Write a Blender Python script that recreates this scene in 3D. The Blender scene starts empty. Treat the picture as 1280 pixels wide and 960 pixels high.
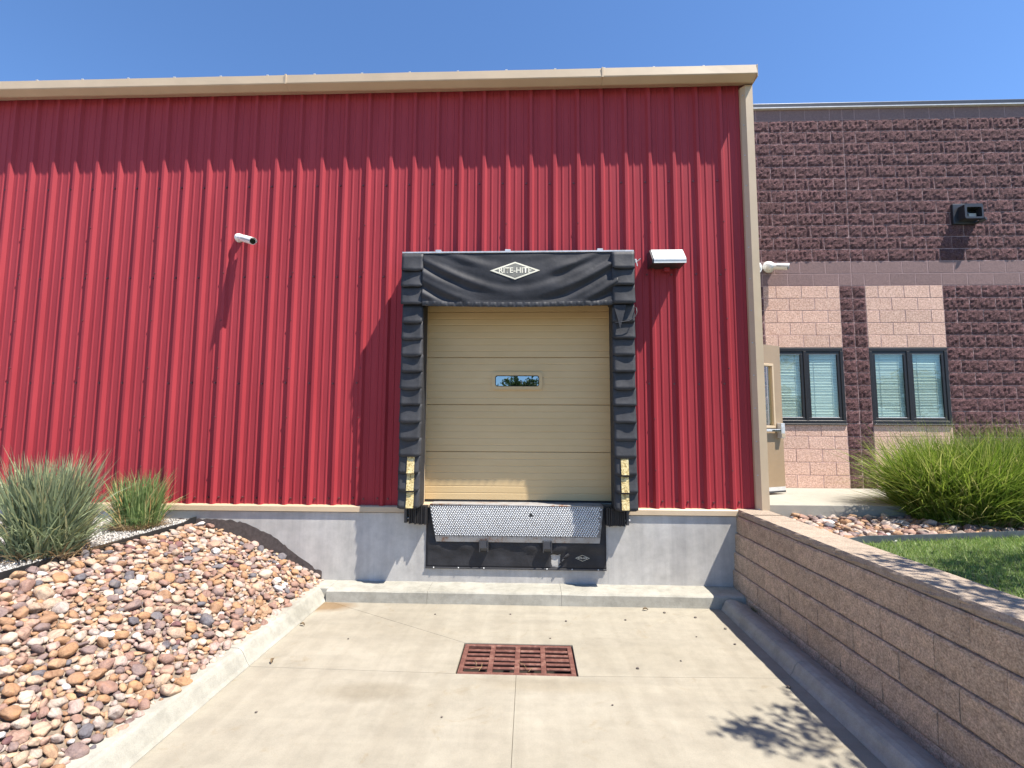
import bpy, bmesh, math, random
import numpy as np
from mathutils import Vector, Matrix, noise

C = bpy.context.scene.collection
rad = math.radians

# ------------------------------------------------------------------ camera
cam_d = bpy.data.cameras.new('camera')
cam = bpy.data.objects.new('camera', cam_d)
C.objects.link(cam)
bpy.context.scene.camera = cam
R_ = Vector((0.99935673, 0.03556936, 0.00457767))
U_ = Vector((-0.00136976, -0.08969348, 0.99596848))
F_ = Vector((-0.03583655, 0.99533406, 0.08958706))
M = Matrix.Identity(4)
for i in range(3):
    M[i][0] = R_[i]; M[i][1] = U_[i]; M[i][2] = -F_[i]
M[1][3] = -6.0262
cam.matrix_world = M
cam_d.sensor_width = 36
cam_d.lens = 36 * 610.0 / 1280
cam_d.clip_start = 0.05
cam_d.clip_end = 2000

# ------------------------------------------------------------------ sky and sun
SUN = Vector((1.93, -1.0, 4.03)).normalized()
w = bpy.data.worlds.new('World')
bpy.context.scene.world = w
w.use_nodes = True
nt = w.node_tree
bg = nt.nodes['Background']
sky = nt.nodes.new('ShaderNodeTexSky')
sky.sky_type = 'NISHITA'
sky.sun_disc = False
sky.sun_elevation = math.asin(SUN.z)
sky.sun_rotation = math.atan2(SUN.x, SUN.y)
sky.altitude = 1500
sky.air_density = 1.1
sky.dust_density = 0.35
sky.ozone_density = 2.5
tint = nt.nodes.new('ShaderNodeMix'); tint.data_type = 'RGBA'; tint.blend_type = 'MULTIPLY'   # clear high-altitude blue, same over the whole sky
tint.inputs[0].default_value = 1.0; tint.inputs[7].default_value = (1.0, 1.27, 1.55, 1)
nt.links.new(sky.outputs[0], tint.inputs[6]); nt.links.new(tint.outputs[2], bg.inputs[0])
bg.inputs[1].default_value = 0.075
sl = bpy.data.lights.new('sun', 'SUN')
sl.energy = 5.0
sl.angle = rad(0.55)
sl.color = (1.0, 0.94, 0.85)
so = bpy.data.objects.new('sun', sl)
C.objects.link(so)
so.location = (8, -8, 14)
so.rotation_euler = SUN.to_track_quat('Z', 'Y').to_euler()
vs = bpy.context.scene.view_settings
vs.view_transform = 'Standard'
vs.look = 'None'
vs.exposure = 1.03
vs.gamma = 1.0

rng = random.Random(7)
nr = np.random.default_rng(11)

# ------------------------------------------------------------------ materials
def new_mat(name):
    m = bpy.data.materials.new(name)
    m.use_nodes = True
    nt = m.node_tree
    return m, nt, nt.nodes['Principled BSDF']

def N(nt, t, **kw):
    n = nt.nodes.new(t)
    for k, v in kw.items():
        if k.startswith('i_'):
            n.inputs[k[2:].replace('_', ' ')].default_value = v
        else:
            setattr(n, k, v)
    return n

def tex(nt, scale, detail=4, rough=.55, vec=None, dist=0.0):
    n = N(nt, 'ShaderNodeTexNoise')
    n.inputs['Scale'].default_value = scale
    n.inputs['Detail'].default_value = detail
    n.inputs['Roughness'].default_value = rough
    n.inputs['Distortion'].default_value = dist
    if vec: nt.links.new(vec, n.inputs['Vector'])
    return n

def pos(nt, scale=None):
    g = N(nt, 'ShaderNodeNewGeometry')
    if scale is None: return g.outputs['Position']
    mp = N(nt, 'ShaderNodeMapping')
    mp.inputs['Scale'].default_value = scale
    nt.links.new(g.outputs['Position'], mp.inputs['Vector'])
    return mp.outputs[0]

def ramp(nt, fac, stops, interp='LINEAR'):
    r = N(nt, 'ShaderNodeValToRGB')
    r.color_ramp.interpolation = interp
    el = r.color_ramp.elements
    while len(el) < len(stops): el.new(0.5)
    for e, (p, c) in zip(el, stops):
        e.position = p
        e.color = (*c, 1) if len(c) == 3 else c
    nt.links.new(fac, r.inputs[0])
    return r.outputs[0]

def mix(nt, a, b, fac, mode='MIX'):
    n = N(nt, 'ShaderNodeMix', data_type='RGBA', blend_type=mode)
    for s, v in ((6, a), (7, b), (0, fac)):
        if hasattr(v, 'is_output'): nt.links.new(v, n.inputs[s])
        elif isinstance(v, (int, float)): n.inputs[s].default_value = v
        else: n.inputs[s].default_value = (*v, 1)
    return n.outputs[2]

def bump(nt, bsdf, height, strength=.5, dist=.01, normal=None):
    b = N(nt, 'ShaderNodeBump')
    b.inputs['Strength'].default_value = strength
    b.inputs['Distance'].default_value = dist
    nt.links.new(height, b.inputs['Height'])
    if normal: nt.links.new(normal, b.inputs['Normal'])
    nt.links.new(b.outputs[0], bsdf.inputs['Normal'])
    return b.outputs[0]

def base(nt, bsdf, col, rough=.7, metal=0.0, spec=.5):
    if hasattr(col, 'is_output'): nt.links.new(col, bsdf.inputs['Base Color'])
    else: bsdf.inputs['Base Color'].default_value = (*col, 1)
    bsdf.inputs['Roughness'].default_value = rough
    bsdf.inputs['Metallic'].default_value = metal
    bsdf.inputs['Specular IOR Level'].default_value = spec

def simple(name, col, rough=.6, metal=0.0, var=.12, sc=14, bs=.15, spec=.5):
    m, nt, b = new_mat(name)
    n = tex(nt, sc, 5, .6, pos(nt))
    dark = tuple(c * (1 - var) for c in col); light = tuple(min(1, c * (1 + var)) for c in col)
    base(nt, b, ramp(nt, n.outputs[0], [(.3, dark), (.7, light)]), rough, metal, spec)
    n2 = tex(nt, sc * 12, 3, .6, pos(nt))
    bump(nt, b, n2.outputs[0], bs, .003)
    return m

def concrete(name, c1, c2, stain=.25, scale=1.0, streak=None, bumps=.25, line=None):
    m, nt, b = new_mat(name)
    big = tex(nt, .9 * scale, 6, .6, pos(nt), .6)
    mid = tex(nt, 7 * scale, 6, .65, pos(nt))
    fine = tex(nt, 150, 3, .7, pos(nt))
    col = ramp(nt, big.outputs[0], [(.3, c1), (.72, c2)])
    mids = ramp(nt, mid.outputs[0], [(.25, (1 - stain,) * 3), (.6, (1.0,) * 3)])
    col = mix(nt, col, mids, .8, 'MULTIPLY')
    fs = ramp(nt, fine.outputs[0], [(.3, (.8,) * 3), (.6, (1.02,) * 3)])
    col = mix(nt, col, fs, .6, 'MULTIPLY')
    if streak:
        st = tex(nt, 1.0, 6, .65, pos(nt, streak), .4)
        col = mix(nt, col, ramp(nt, st.outputs[0], [(.35, (.74, .74, .76)), (.62, (1.03,) * 3)]), .32 if streak[0] < 1 else .65, 'MULTIPLY')
    # dark pitting specks
    v = N(nt, 'ShaderNodeTexVoronoi'); v.inputs['Scale'].default_value = 26
    nt.links.new(pos(nt), v.inputs['Vector'])
    col = mix(nt, col, ramp(nt, v.outputs['Distance'], [(.03, (.55, .5, .45)), (.07, (1,) * 3)]), .5, 'MULTIPLY')
    base(nt, b, col, .9, 0, .25)
    h = mix(nt, mid.outputs[0], fine.outputs[0], .6)
    bump(nt, b, h, bumps * 1.6, .010)
    return m

M_ramp = concrete('ramp_concrete', (.305, .275, .213), (.365, .333, .265), .2, 1.0, (.25, 5, 1), .2)
def ramp_wear():
    m = M_ramp; nt = m.node_tree; b = nt.nodes['Principled BSDF']
    src = b.inputs['Base Color'].links[0].from_socket
    st = tex(nt, 1.0, 5, .6, pos(nt, (5, .3, 1)), .5)
    col = mix(nt, src, ramp(nt, st.outputs[0], [(.36, (.80, .78, .76)), (.56, (1, 1, 1))]), .38, 'MULTIPLY')
    sp = tex(nt, 2.6, 7, .72, pos(nt), 1.4)
    col = mix(nt, col, ramp(nt, sp.outputs[0], [(.60, (1, 1, 1)), (.74, (.80, .70, .55))]), .7, 'MULTIPLY')
    dk = tex(nt, 5.5, 7, .8, pos(nt), .6)
    col = mix(nt, col, ramp(nt, dk.outputs[0], [(.66, (1, 1, 1)), (.74, (.62, .58, .52))]), .5, 'MULTIPLY')
    # orange-brown silt stain washed into the left corner by the wheel curb, and dirt below the drain
    for (cx, cy, sx, sy, c_, f_) in ((-2.2, -.42, 2.2, 5.0, (.62, .40, .20), .75), (-1.1, -2.15, 2.2, 6.0, (.62, .58, .52), .5), (.3, -2.0, 1.6, 7, (.75, .70, .62), .5)):
        mp = N(nt, 'ShaderNodeMapping'); mp.vector_type = 'TEXTURE'
        mp.inputs['Location'].default_value = (cx, cy, RZ0); mp.inputs['Scale'].default_value = (1 / sx, 1 / sy, 1)
        wn = tex(nt, 6, 5, .7, pos(nt)); ad = N(nt, 'ShaderNodeVectorMath', operation='MULTIPLY_ADD'); ad.inputs[1].default_value = (.5, .5, 0)
        nt.links.new(pos(nt), mp.inputs['Vector']); nt.links.new(wn.outputs['Color'], ad.inputs[0]); nt.links.new(mp.outputs[0], ad.inputs[2])
        ln = N(nt, 'ShaderNodeVectorMath', operation='LENGTH'); nt.links.new(ad.outputs[0], ln.inputs[0])
        col = mix(nt, col, ramp(nt, ln.outputs['Value'], [(.45, c_), (1.0, (1, 1, 1))]), f_, 'MULTIPLY')
    nt.links.new(col, b.inputs['Base Color'])
RZ0 = -1.985
ramp_wear()
M_curb = concrete('curb_concrete', (.32, .305, .255), (.43, .415, .36), .34, 1.5, None, .35)
M_found = concrete('foundation_concrete', (.46, .44, .405), (.63, .605, .56), .22, 1.2, (5, 1, .35), .3)
M_walk = concrete('walk_concrete', (.335, .31, .26), (.385, .36, .305), .15, 1.0, None, .15)
M_pit = simple('pit_concrete', (.10, .085, .07), .95)
M_ground = simple('dry_ground', (.15, .12, .085), .95, var=.3, sc=9, bs=.6)

def red_paint():
    m, nt, b = new_mat('red_painted_steel')
    n = tex(nt, 1.0, 4, .6, pos(nt, (3, 1, .5)))
    col = ramp(nt, n.outputs[0], [(.3, (.295, .033, .041)), (.7, (.355, .044, .053))])
    sp = tex(nt, 60, 3, .8, pos(nt))
    col = mix(nt, col, ramp(nt, sp.outputs[0], [(.66, (1,) * 3), (.78, (1.35, 1.7, 1.7))]), .35, 'MULTIPLY')
    # sky reflection painted into the red as a pale pink haze, stronger high up
    sx = N(nt, 'ShaderNodeSeparateXYZ'); nt.links.new(pos(nt), sx.inputs[0])
    mr = N(nt, 'ShaderNodeMapRange'); mr.inputs[1].default_value = -1; mr.inputs[2].default_value = 4.4
    nt.links.new(sx.outputs[2], mr.inputs[0])
    nn = N(nt, 'ShaderNodeMath', operation='MULTIPLY'); nt.links.new(mr.outputs[0], nn.inputs[0]); nn.inputs[1].default_value = .10
    col = mix(nt, col, (.44, .15, .18), nn.outputs[0])
    base(nt, b, col, .45, 0, .08)
    n2 = tex(nt, 1.0, 3, .5, pos(nt, (4, 4, 1.2)))
    bump(nt, b, n2.outputs[0], .22, .02)
    return m
M_red = red_paint()
M_tan = simple('tan_trim_metal', (.50, .385, .255), .45, 0, .06, 3, .05)
M_tand = simple('tan_dark_trim', (.36, .285, .20), .45, 0, .08, 3, .05)
M_screw = simple('screw_metal', (.16, .05, .05), .4, .3)

def door_mat():
    m, nt, b = new_mat('tan_door_steel')
    n = tex(nt, 1.0, 5, .6, pos(nt, (1.2, 1, 3)))
    col = ramp(nt, n.outputs[0], [(.3, (.56, .40, .20)), (.7, (.62, .45, .235))])
    d = tex(nt, 30, 5, .7, pos(nt, (1, 1, .5)))
    col = mix(nt, col, ramp(nt, d.outputs[0], [(.66, (1,) * 3), (.8, (.55, .45, .35))]), .6, 'MULTIPLY')
    base(nt, b, col, .5, 0, .4)
    g = tex(nt, 1.0, 3, .6, pos(nt, (20, 1, 160)))
    bump(nt, b, g.outputs[0], .15, .004)
    return m
M_door = door_mat()

def vinyl(name, c=(.024, .024, .027), rough=.6):
    m, nt, b = new_mat(name)
    n = tex(nt, 4, 5, .65, pos(nt)); n2 = tex(nt, 1.0, 4, .7, pos(nt, (90, 90, 4)))
    col = ramp(nt, n.outputs[0], [(.3, tuple(x * .75 for x in c)), (.72, tuple(x * 1.6 for x in c))])
    col = mix(nt, col, ramp(nt, n2.outputs[0], [(.6, (1,) * 3), (.85, (2.0,) * 3)]), .5, 'MULTIPLY')
    base(nt, b, col, rough, 0, .3)
    f = tex(nt, 500, 2, .5, pos(nt)); g = tex(nt, 11, 4, .6, pos(nt))
    b1 = bump(nt, b, g.outputs[0], .35, .012)
    bump(nt, b, f.outputs[0], .15, .002, b1)
    return m
M_vinyl = vinyl('black_vinyl')
M_vinyl2 = vinyl('grey_vinyl', (.036, .036, .039), .6)
M_rubber = vinyl('bumper_rubber', (.018, .017, .018), .5)

def yellow_mat():
    m, nt, b = new_mat('faded_yellow_strip')
    n = tex(nt, 35, 5, .7, pos(nt), .8)
    base(nt, b, ramp(nt, n.outputs[0], [(.38, (.30, .20, .07)), (.5, (.62, .49, .22)), (.65, (.74, .63, .36))]), .8)
    bump(nt, b, n.outputs[0], .8, .015)
    return m
M_yellow = yellow_mat()
M_cream = simple('emblem_cream', (.72, .68, .54), .6, 0, .12, 60)
M_olive = simple('emblem_grey', (.17, .165, .14), .6, 0, .3, 60)
M_steel = simple('galvanised_steel', (.52, .53, .54), .45, .35, .2, 18)
M_dsteel = simple('dark_painted_steel', (.045, .045, .05), .5, .1)
M_white = simple('white_housing', (.78, .78, .75), .4, 0, .05, 20, .05)
M_lightcover = simple('pale_grey_cover', (.70, .71, .68), .4, 0, .06, 9, .05)
M_lens = simple('dark_lens', (.01, .01, .012), .1, 0, .1)
M_bronze = simple('dark_bronze_frame', (.022, .020, .022), .4, .2, .15)
M_black = simple('black_fixture_metal', (.03, .032, .04), .45, .1, .2)
M_cap = simple('parapet_metal', (.045, .05, .06), .4, .3, .1)
M_capw = simple('parapet_drip', (.6, .6, .6), .4, .2, .1)
M_blind = simple('blind_slats', (.82, .84, .79), .6, 0, .05, 5, .02)
M_dark = simple('dark_interior', (.02, .02, .02), .9)
M_wood = simple('bark', (.12, .085, .06), .9, 0, .3, 20, .8)
M_stain = simple('damp_proof_coating', (.085, .068, .062), .85, 0, .35, 22, .9)
M_edge = simple('black_edging_plastic', (.02, .021, .022), .5, 0, .2)
M_edge2 = simple('steel_edging', (.07, .08, .09), .5, .1, .2)

def rust_mat():
    m, nt, b = new_mat('rusty_iron')
    n = tex(nt, 14, 6, .7, pos(nt), .5)
    col = ramp(nt, n.outputs[0], [(.3, (.085, .030, .022)), (.52, (.15, .058, .042)), (.7, (.26, .14, .105))])
    base(nt, b, col, .75, .1)
    bump(nt, b, tex(nt, 120, 4, .7, pos(nt)).outputs[0], .5, .004)
    return m
M_rust = rust_mat()

def tread_mat():
    m, nt, b = new_mat('tread_plate_steel')
    n = tex(nt, 9, 5, .7, pos(nt))
    base(nt, b, ramp(nt, n.outputs[0], [(.3, (.72, .73, .73)), (.7, (.85, .86, .86))]), .6, .0)
    return m
M_tread = tread_mat()
def lipbase_mat():
    m, nt, b = new_mat('worn_plate_steel')
    n = tex(nt, 16, 6, .7, pos(nt))
    base(nt, b, ramp(nt, n.outputs[0], [(.32, (.08, .07, .065)), (.5, (.17, .165, .16)), (.7, (.26, .26, .26))]), .6, .0)
    return m
M_lipbase = lipbase_mat()
def lipedge_mat():
    m, nt, b = new_mat('rust_stained_steel')
    n = tex(nt, 7, 6, .75, pos(nt))
    base(nt, b, ramp(nt, n.outputs[0], [(.34, (.20, .10, .06)), (.44, (.28, .26, .24)), (.7, (.36, .36, .355))]), .6, .1)
    return m
M_lipedge = lipedge_mat()

def block_mat(name, c1, c2, fine=90, bs=.6, bd=.01, speck=.35, mid=18, objvar=.12, rough=.92, coarse=0.0):
    m, nt, b = new_mat(name)
    n = tex(nt, fine, 4, .7, pos(nt)); n2 = tex(nt, mid, 6, .75, pos(nt))
    col = ramp(nt, n.outputs[0], [(.35, c1), (.65, c2)])
    col = mix(nt, col, ramp(nt, n2.outputs[0], [(.35, (1 - speck,) * 3), (.62, (1.1,) * 3)]), .8, 'MULTIPLY')
    oi = N(nt, 'ShaderNodeObjectInfo')
    col = mix(nt, col, ramp(nt, oi.outputs['Random'], [(0, (1 - objvar,) * 3), (1, (1 + objvar, 1 + objvar * .9, 1 + objvar * .9))]), 1.0, 'MULTIPLY')
    base(nt, b, col, rough, 0, .2)
    b1 = bump(nt, b, n2.outputs[0], bs, bd * 2.5 if coarse == 0 else coarse)
    bump(nt, b, n.outputs[0], bs, bd, b1)
    return m
M_split = block_mat('maroon_split_face', (.135, .062, .068), (.29, .160, .160), 60, 1.0, .02, .62, 27, .08, coarse=.055)
M_smooth = block_mat('maroon_smooth_block', (.20, .13, .125), (.28, .19, .18), 140, .5, .004, .15, 30, .06)
M_light = block_mat('peach_ground_block', (.47, .28, .215), (.82, .58, .47), 60, .7, .005, .2, 40, .07)
M_mortar = block_mat('pink_mortar', (.34, .225, .215), (.47, .33, .315), 100, .5, .004, .15, 6, .0)
M_ret = block_mat('brown_retaining_block', (.36, .26, .185), (.76, .575, .42), 80, 1.0, .008, .38, 16, .09)
M_retcap = block_mat('brown_cap_block', (.28, .22, .165), (.46, .375, .295), 95, .8, .006, .22, 14, .07)
M_retback = simple('soil_behind_wall', (.03, .022, .018), .95)

STONE = [(0.0, (0.320, 0.190, 0.113)), (.10, (0.388, 0.251, 0.155)), (.22, (0.421, 0.311, 0.227)), (.33, (0.278, 0.173, 0.137)),
         (.43, (0.472, 0.388, 0.312)), (.53, (0.354, 0.233, 0.179)), (.62, (0.396, 0.293, 0.254)), (.71, (0.220, 0.160, 0.146)),
         (.79, (0.405, 0.337, 0.292)), (.87, (0.354, 0.207, 0.113)), (.92, (0.143, 0.134, 0.146)), (.955, (0.522, 0.500, 0.490)), (.98, (0.160, 0.082, 0.081))]
def stone_mat(name, island):
    m, nt, b = new_mat(name)
    if island:
        g = N(nt, 'ShaderNodeNewGeometry'); r = g.outputs['Random Per Island']
    else:
        g = N(nt, 'ShaderNodeObjectInfo'); r = g.outputs['Random']
    col = ramp(nt, r, STONE, 'CONSTANT')
    n = tex(nt, 9, 6, .7, pos(nt), 1.2)
    col = mix(nt, col, ramp(nt, n.outputs[0], [(.32, (.60, .52, .5)), (.5, (1, 1, 1)), (.68, (1.35, 1.2, 1.0))]), 1.0, 'MULTIPLY')
    n2 = tex(nt, 90, 4, .75, pos(nt))
    col = mix(nt, col, ramp(nt, n2.outputs[0], [(.35, (.7,) * 3), (.6, (1.1,) * 3)]), .6, 'MULTIPLY')
    base(nt, b, col, .72, 0, .3)
    b1 = bump(nt, b, n.outputs[0], .6, .02)
    bump(nt, b, n2.outputs[0], .5, .006, b1)
    return m
M_stone = stone_mat('river_stone', False)
M_stones = stone_mat('river_stones_mass', True)

def gravel_mat():
    m, nt, b = new_mat('pale_gravel')
    v = N(nt, 'ShaderNodeTexVoronoi'); v.inputs['Scale'].default_value = 45
    nt.links.new(pos(nt), v.inputs['Vector'])
    s = N(nt, 'ShaderNodeSeparateColor'); nt.links.new(v.outputs['Color'], s.inputs[0])
    col = ramp(nt, s.outputs[0], [(0, (.20, .18, .165)), (.4, (.34, .32, .295)), (1, (.50, .48, .45))])
    base(nt, b, col, .9)
    bump(nt, b, v.outputs['Distance'], .9, .02)
    return m
M_gravel = gravel_mat()
def gravel_bits_mat():
    m, nt, b = new_mat('pale_gravel_chips')
    g = N(nt, 'ShaderNodeNewGeometry')
    base(nt, b, ramp(nt, g.outputs['Random Per Island'], [(0, (.16, .145, .14)), (.35, (.33, .31, .28)), (1, (.55, .53, .50))]), .85)
    return m
M_chips = gravel_bits_mat()

def leaf_mat(name, stops, trans=.35, rough=.5):
    m, nt, b = new_mat(name)
    g = N(nt, 'ShaderNodeNewGeometry')
    col = ramp(nt, g.outputs['Random Per Island'], stops)
    base(nt, b, col, rough, 0, .35)
    tr = N(nt, 'ShaderNodeBsdfTranslucent'); nt.links.new(col, tr.inputs[0])
    ms = N(nt, 'ShaderNodeMixShader'); ms.inputs[0].default_value = trans
    nt.links.new(b.outputs[0], ms.inputs[1]); nt.links.new(tr.outputs[0], ms.inputs[2])
    nt.links.new(ms.outputs[0], nt.nodes['Material Output'].inputs[0])
    return m
M_lawn = leaf_mat('lawn_blades', [(0, (.12, .19, .04)), (.5, (.21, .32, .065)), (.86, (.32, .42, .11)), (1, (.44, .42, .20))])
M_shrub = leaf_mat('green_reed_blades', [(0, (.08, .135, .018)), (.4, (.165, .245, .03)), (.8, (.30, .38, .06)), (1, (.54, .50, .20))], .4)
M_bluegr = leaf_mat('grey_green_blades', [(0, (.12, .155, .095)), (.45, (.23, .28, .16)), (.8, (.36, .41, .23)), (.93, (.42, .42, .20)), (1, (.52, .44, .26))], .35)
M_midgr = leaf_mat('fresh_green_blades', [(0, (.11, .17, .06)), (.45, (.19, .29, .10)), (.78, (.31, .40, .16)), (.9, (.52, .47, .22)), (1, (.60, .33, .14))], .35)
M_dry = leaf_mat('dry_straw', [(0, (.20, .13, .07)), (.5, (.34, .23, .12)), (1, (.5, .36, .2))], .2)
M_tree = leaf_mat('tree_leaves', [(0, (.04, .08, .02)), (.6, (.07, .13, .03)), (1, (.12, .18, .05))], .3)
M_lawnbase = simple('lawn_soil', (.07, .10, .03), .95, 0, .3, 20, .8)

def glass_mat(name, tint, refl=.25):
    m, nt, b = new_mat(name)
    nt.nodes.remove(b)
    t = N(nt, 'ShaderNodeBsdfTransparent'); t.inputs[0].default_value = (*tint, 1)
    g = N(nt, 'ShaderNodeBsdfGlossy'); g.inputs['Roughness'].default_value = .01
    g.inputs[0].default_value = (.9, .95, 1, 1)
    f = N(nt, 'ShaderNodeLayerWeight'); f.inputs['Blend'].default_value = .5
    p5 = N(nt, 'ShaderNodeMath', operation='POWER'); nt.links.new(f.outputs['Facing'], p5.inputs[0]); p5.inputs[1].default_value = 5.0
    a = N(nt, 'ShaderNodeMath', operation='MULTIPLY_ADD'); nt.links.new(p5.outputs[0], a.inputs[0]); a.inputs[1].default_value = .9 - refl; a.inputs[2].default_value = .045 + refl
    n = tex(nt, 2.2, 2, .5, pos(nt))
    bu = N(nt, 'ShaderNodeBump'); bu.inputs['Strength'].default_value = .08; bu.inputs['Distance'].default_value = .02
    nt.links.new(n.outputs[0], bu.inputs['Height']); nt.links.new(bu.outputs[0], g.inputs['Normal'])
    mx = N(nt, 'ShaderNodeMixShader')
    nt.links.new(a.outputs[0], mx.inputs[0]); nt.links.new(t.outputs[0], mx.inputs[1]); nt.links.new(g.outputs[0], mx.inputs[2])
    nt.links.new(mx.outputs[0], nt.nodes['Material Output'].inputs[0])
    return m
M_glass = glass_mat('tinted_window_glass', (.91, .96, .93), .0)
M_dglass = glass_mat('door_window_glass', (.35, .38, .4), .32)

# ------------------------------------------------------------------ mesh helpers
def link(name, me, mat, parent=None, loc=None, smooth=False):
    o = bpy.data.objects.new(name, me)
    if mat and not me.materials: me.materials.append(mat)
    if smooth:
        for p in me.polygons: p.use_smooth = True
    C.objects.link(o)
    if parent: o.parent = parent
    if loc is not None: o.location = loc
    return o

def empty(name, loc=(0, 0, 0)):
    o = bpy.data.objects.new(name, None)
    o.empty_display_size = .2
    C.objects.link(o); o.location = loc
    return o

def tag(o, label=None, cat=None, group=None, kind=None):
    if label: o['label'] = label
    if cat: o['category'] = cat
    if group: o['group'] = group
    if kind: o['kind'] = kind
    return o

def bx(bm, x0, x1, y0, y1, z0, z1, bev=0.0):
    vs = [bm.verts.new(p) for p in ((x0, y0, z0), (x1, y0, z0), (x1, y1, z0), (x0, y1, z0), (x0, y0, z1), (x1, y0, z1), (x1, y1, z1), (x0, y1, z1))]
    fs = [bm.faces.new([vs[i] for i in f]) for f in ((0, 3, 2, 1), (4, 5, 6, 7), (0, 1, 5, 4), (1, 2, 6, 5), (2, 3, 7, 6), (3, 0, 4, 7))]
    if bev > 0:
        es = list({e for f in fs for e in f.edges})
        bmesh.ops.bevel(bm, geom=es, offset=bev, segments=1 if bev < .006 else 2, affect='EDGES', profile=.6)

def prism(bm, pts, axis, a0, a1):
    """extrude a closed 2-D outline along an axis; pts are the two other coordinates"""
    def P(p, a):
        if axis == 'x': return (a, p[0], p[1])
        if axis == 'y': return (p[0], a, p[1])
        return (p[0], p[1], a)
    A = [bm.verts.new(P(p, a0)) for p in pts]; B = [bm.verts.new(P(p, a1)) for p in pts]
    n = len(pts)
    for i in range(n): bm.faces.new((A[i], A[(i + 1) % n], B[(i + 1) % n], B[i]))
    bm.faces.new(A[::-1]); bm.faces.new(B)

def tube(bm, pts, r, n=8, r1=None):
    pts = [Vector(p) for p in pts]; rings = []
    for i, p in enumerate(pts):
        d = (pts[min(i + 1, len(pts) - 1)] - pts[max(i - 1, 0)]).normalized()
        a = d.orthogonal().normalized(); b = d.cross(a)
        rr = r if r1 is None else r + (r1 - r) * i / (len(pts) - 1)
        rings.append([bm.verts.new(p + (a * math.cos(t) + b * math.sin(t)) * rr) for t in [2 * math.pi * k / n for k in range(n)]])
    # keep rings aligned
    for q in range(len(rings) - 1):
        A, B = rings[q], rings[q + 1]
        s = min(range(n), key=lambda s: (A[0].co - B[s].co).length)
        B[:] = B[s:] + B[:s]
        if (A[1].co - B[1].co).length > (A[1].co - B[-1].co).length: B[1:] = B[1:][::-1]
        for k in range(n): bm.faces.new((A[k], A[(k + 1) % n], B[(k + 1) % n], B[k]))
    bm.faces.new(rings[0][::-1]); bm.faces.new(rings[-1])

def fin(bm, name='mesh', smooth=False):
    bmesh.ops.recalc_face_normals(bm, faces=bm.faces)
    me = bpy.data.meshes.new(name); bm.to_mesh(me); bm.free()
    if smooth:
        for p in me.polygons: p.use_smooth = True
    return me

def obj(name, bm, mat, parent=None, smooth=False, loc=None):
    return link(name, fin(bm, name, smooth), mat, parent, loc)

def boxes(name, L, mat, parent=None, bev=0.0):
    bm = bmesh.new()
    for b in L: bx(bm, *b, bev=bev)
    return obj(name, bm, mat, parent)

def np_mesh(name, V, F, mat, parent=None, smooth=False, kind=None):
    me = bpy.data.meshes.new(name)
    V = np.asarray(V, np.float32); F = np.asarray(F, np.int32)
    k = F.shape[1]
    me.vertices.add(len(V)); me.vertices.foreach_set('co', V.ravel())
    me.loops.add(F.size); me.loops.foreach_set('vertex_index', F.ravel())
    me.polygons.add(len(F)); me.polygons.foreach_set('loop_start', np.arange(0, F.size, k, dtype=np.int32))
    if smooth: me.polygons.foreach_set('use_smooth', np.ones(len(F), bool))
    me.update(); me.validate()
    o = link(name, me, mat, parent)
    if kind: o['kind'] = kind
    return o

# ------------------------------------------------------------------ ground sheets
def sheet(name, quads, mat, kind='structure', parent=None):
    bm = bmesh.new()
    for q in quads: bm.faces.new([bm.verts.new(p) for p in q])
    o = obj(name, bm, mat, parent); 
    if kind: o['kind'] = kind
    return o
G = -1.26
sheet('ground', [[(-300, -300, G), (300, -300, G), (300, -14, G), (-300, -14, G)],
                 [(-300, -14, G), (-4.3, -14, G), (-4.3, 0.3, G), (-300, 0.3, G)],
                 [(2.9, -14, G), (300, -14, G), (300, 0.3, G), (2.9, 0.3, G)],
                 [(-300, 0.3, G), (300, 0.3, G), (300, 300, G), (-300, 300, G)]], M_ground)

# ------------------------------------------------------------------ truck ramp: slabs with open joints, drain pit
RZ = -1.985
ramp_root = empty('truck_ramp', (0, 0, RZ)); ramp_root['kind'] = 'structure'
XL, XR = -2.33, 2.115
DX0, DX1, DY0, DY1 = -.60, .395, -1.895, -1.325
def slab(poly, gap=.0011, z0=-.16, z1=0.0, dz=None):
    c = Vector((sum(p[0] for p in poly) / len(poly), sum(p[1] for p in poly) / len(poly)))
    n = len(poly); out = []
    for i in range(n):
        p0, p1, p2 = (Vector(poly[(i + k) % n][:2]) for k in (-1, 0, 1))
        d1 = (p1 - p0).normalized(); d2 = (p2 - p1).normalized()
        n1 = Vector((-d1.y, d1.x)); n2 = Vector((-d2.y, d2.x))
        m = (n1 + n2); m = m / max(.3, m.dot(n1))
        q = p1 + m * gap
        out.append(q)
    bm = bmesh.new()
    def zz(q): return dz(q) if dz else 0.0
    A = [bm.verts.new((q.x, q.y, z0 + zz(q))) for q in out]
    B = [bm.verts.new((q.x, q.y, z1 - .004 + zz(q))) for q in out]
    T = []
    for i, q in enumerate(out):
        qq = q + (c - q).normalized() * .003
        T.append(bm.verts.new((qq.x, qq.y, z1 + zz(q))))
    for i in range(n):
        j = (i + 1) % n
        bm.faces.new((A[i], A[j], B[j], B[i])); bm.faces.new((B[i], B[j], T[j], T[i]))
    bm.faces.new(T); bm.faces.new(A[::-1])
    o = obj('concrete_slab', bm, M_ramp, ramp_root)
    return o
XM = -.105
slab([(XL, -.30), (DX0, DY1), (DX1, DY1), (XR, -.30)])
slab([(XL, -.30), (XL, -1.855), (DX0, DY0), (DX0, DY1)])
slab([(DX1, DY0), (XR, -1.85), (XR, -.30), (DX1, DY1)])
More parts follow.
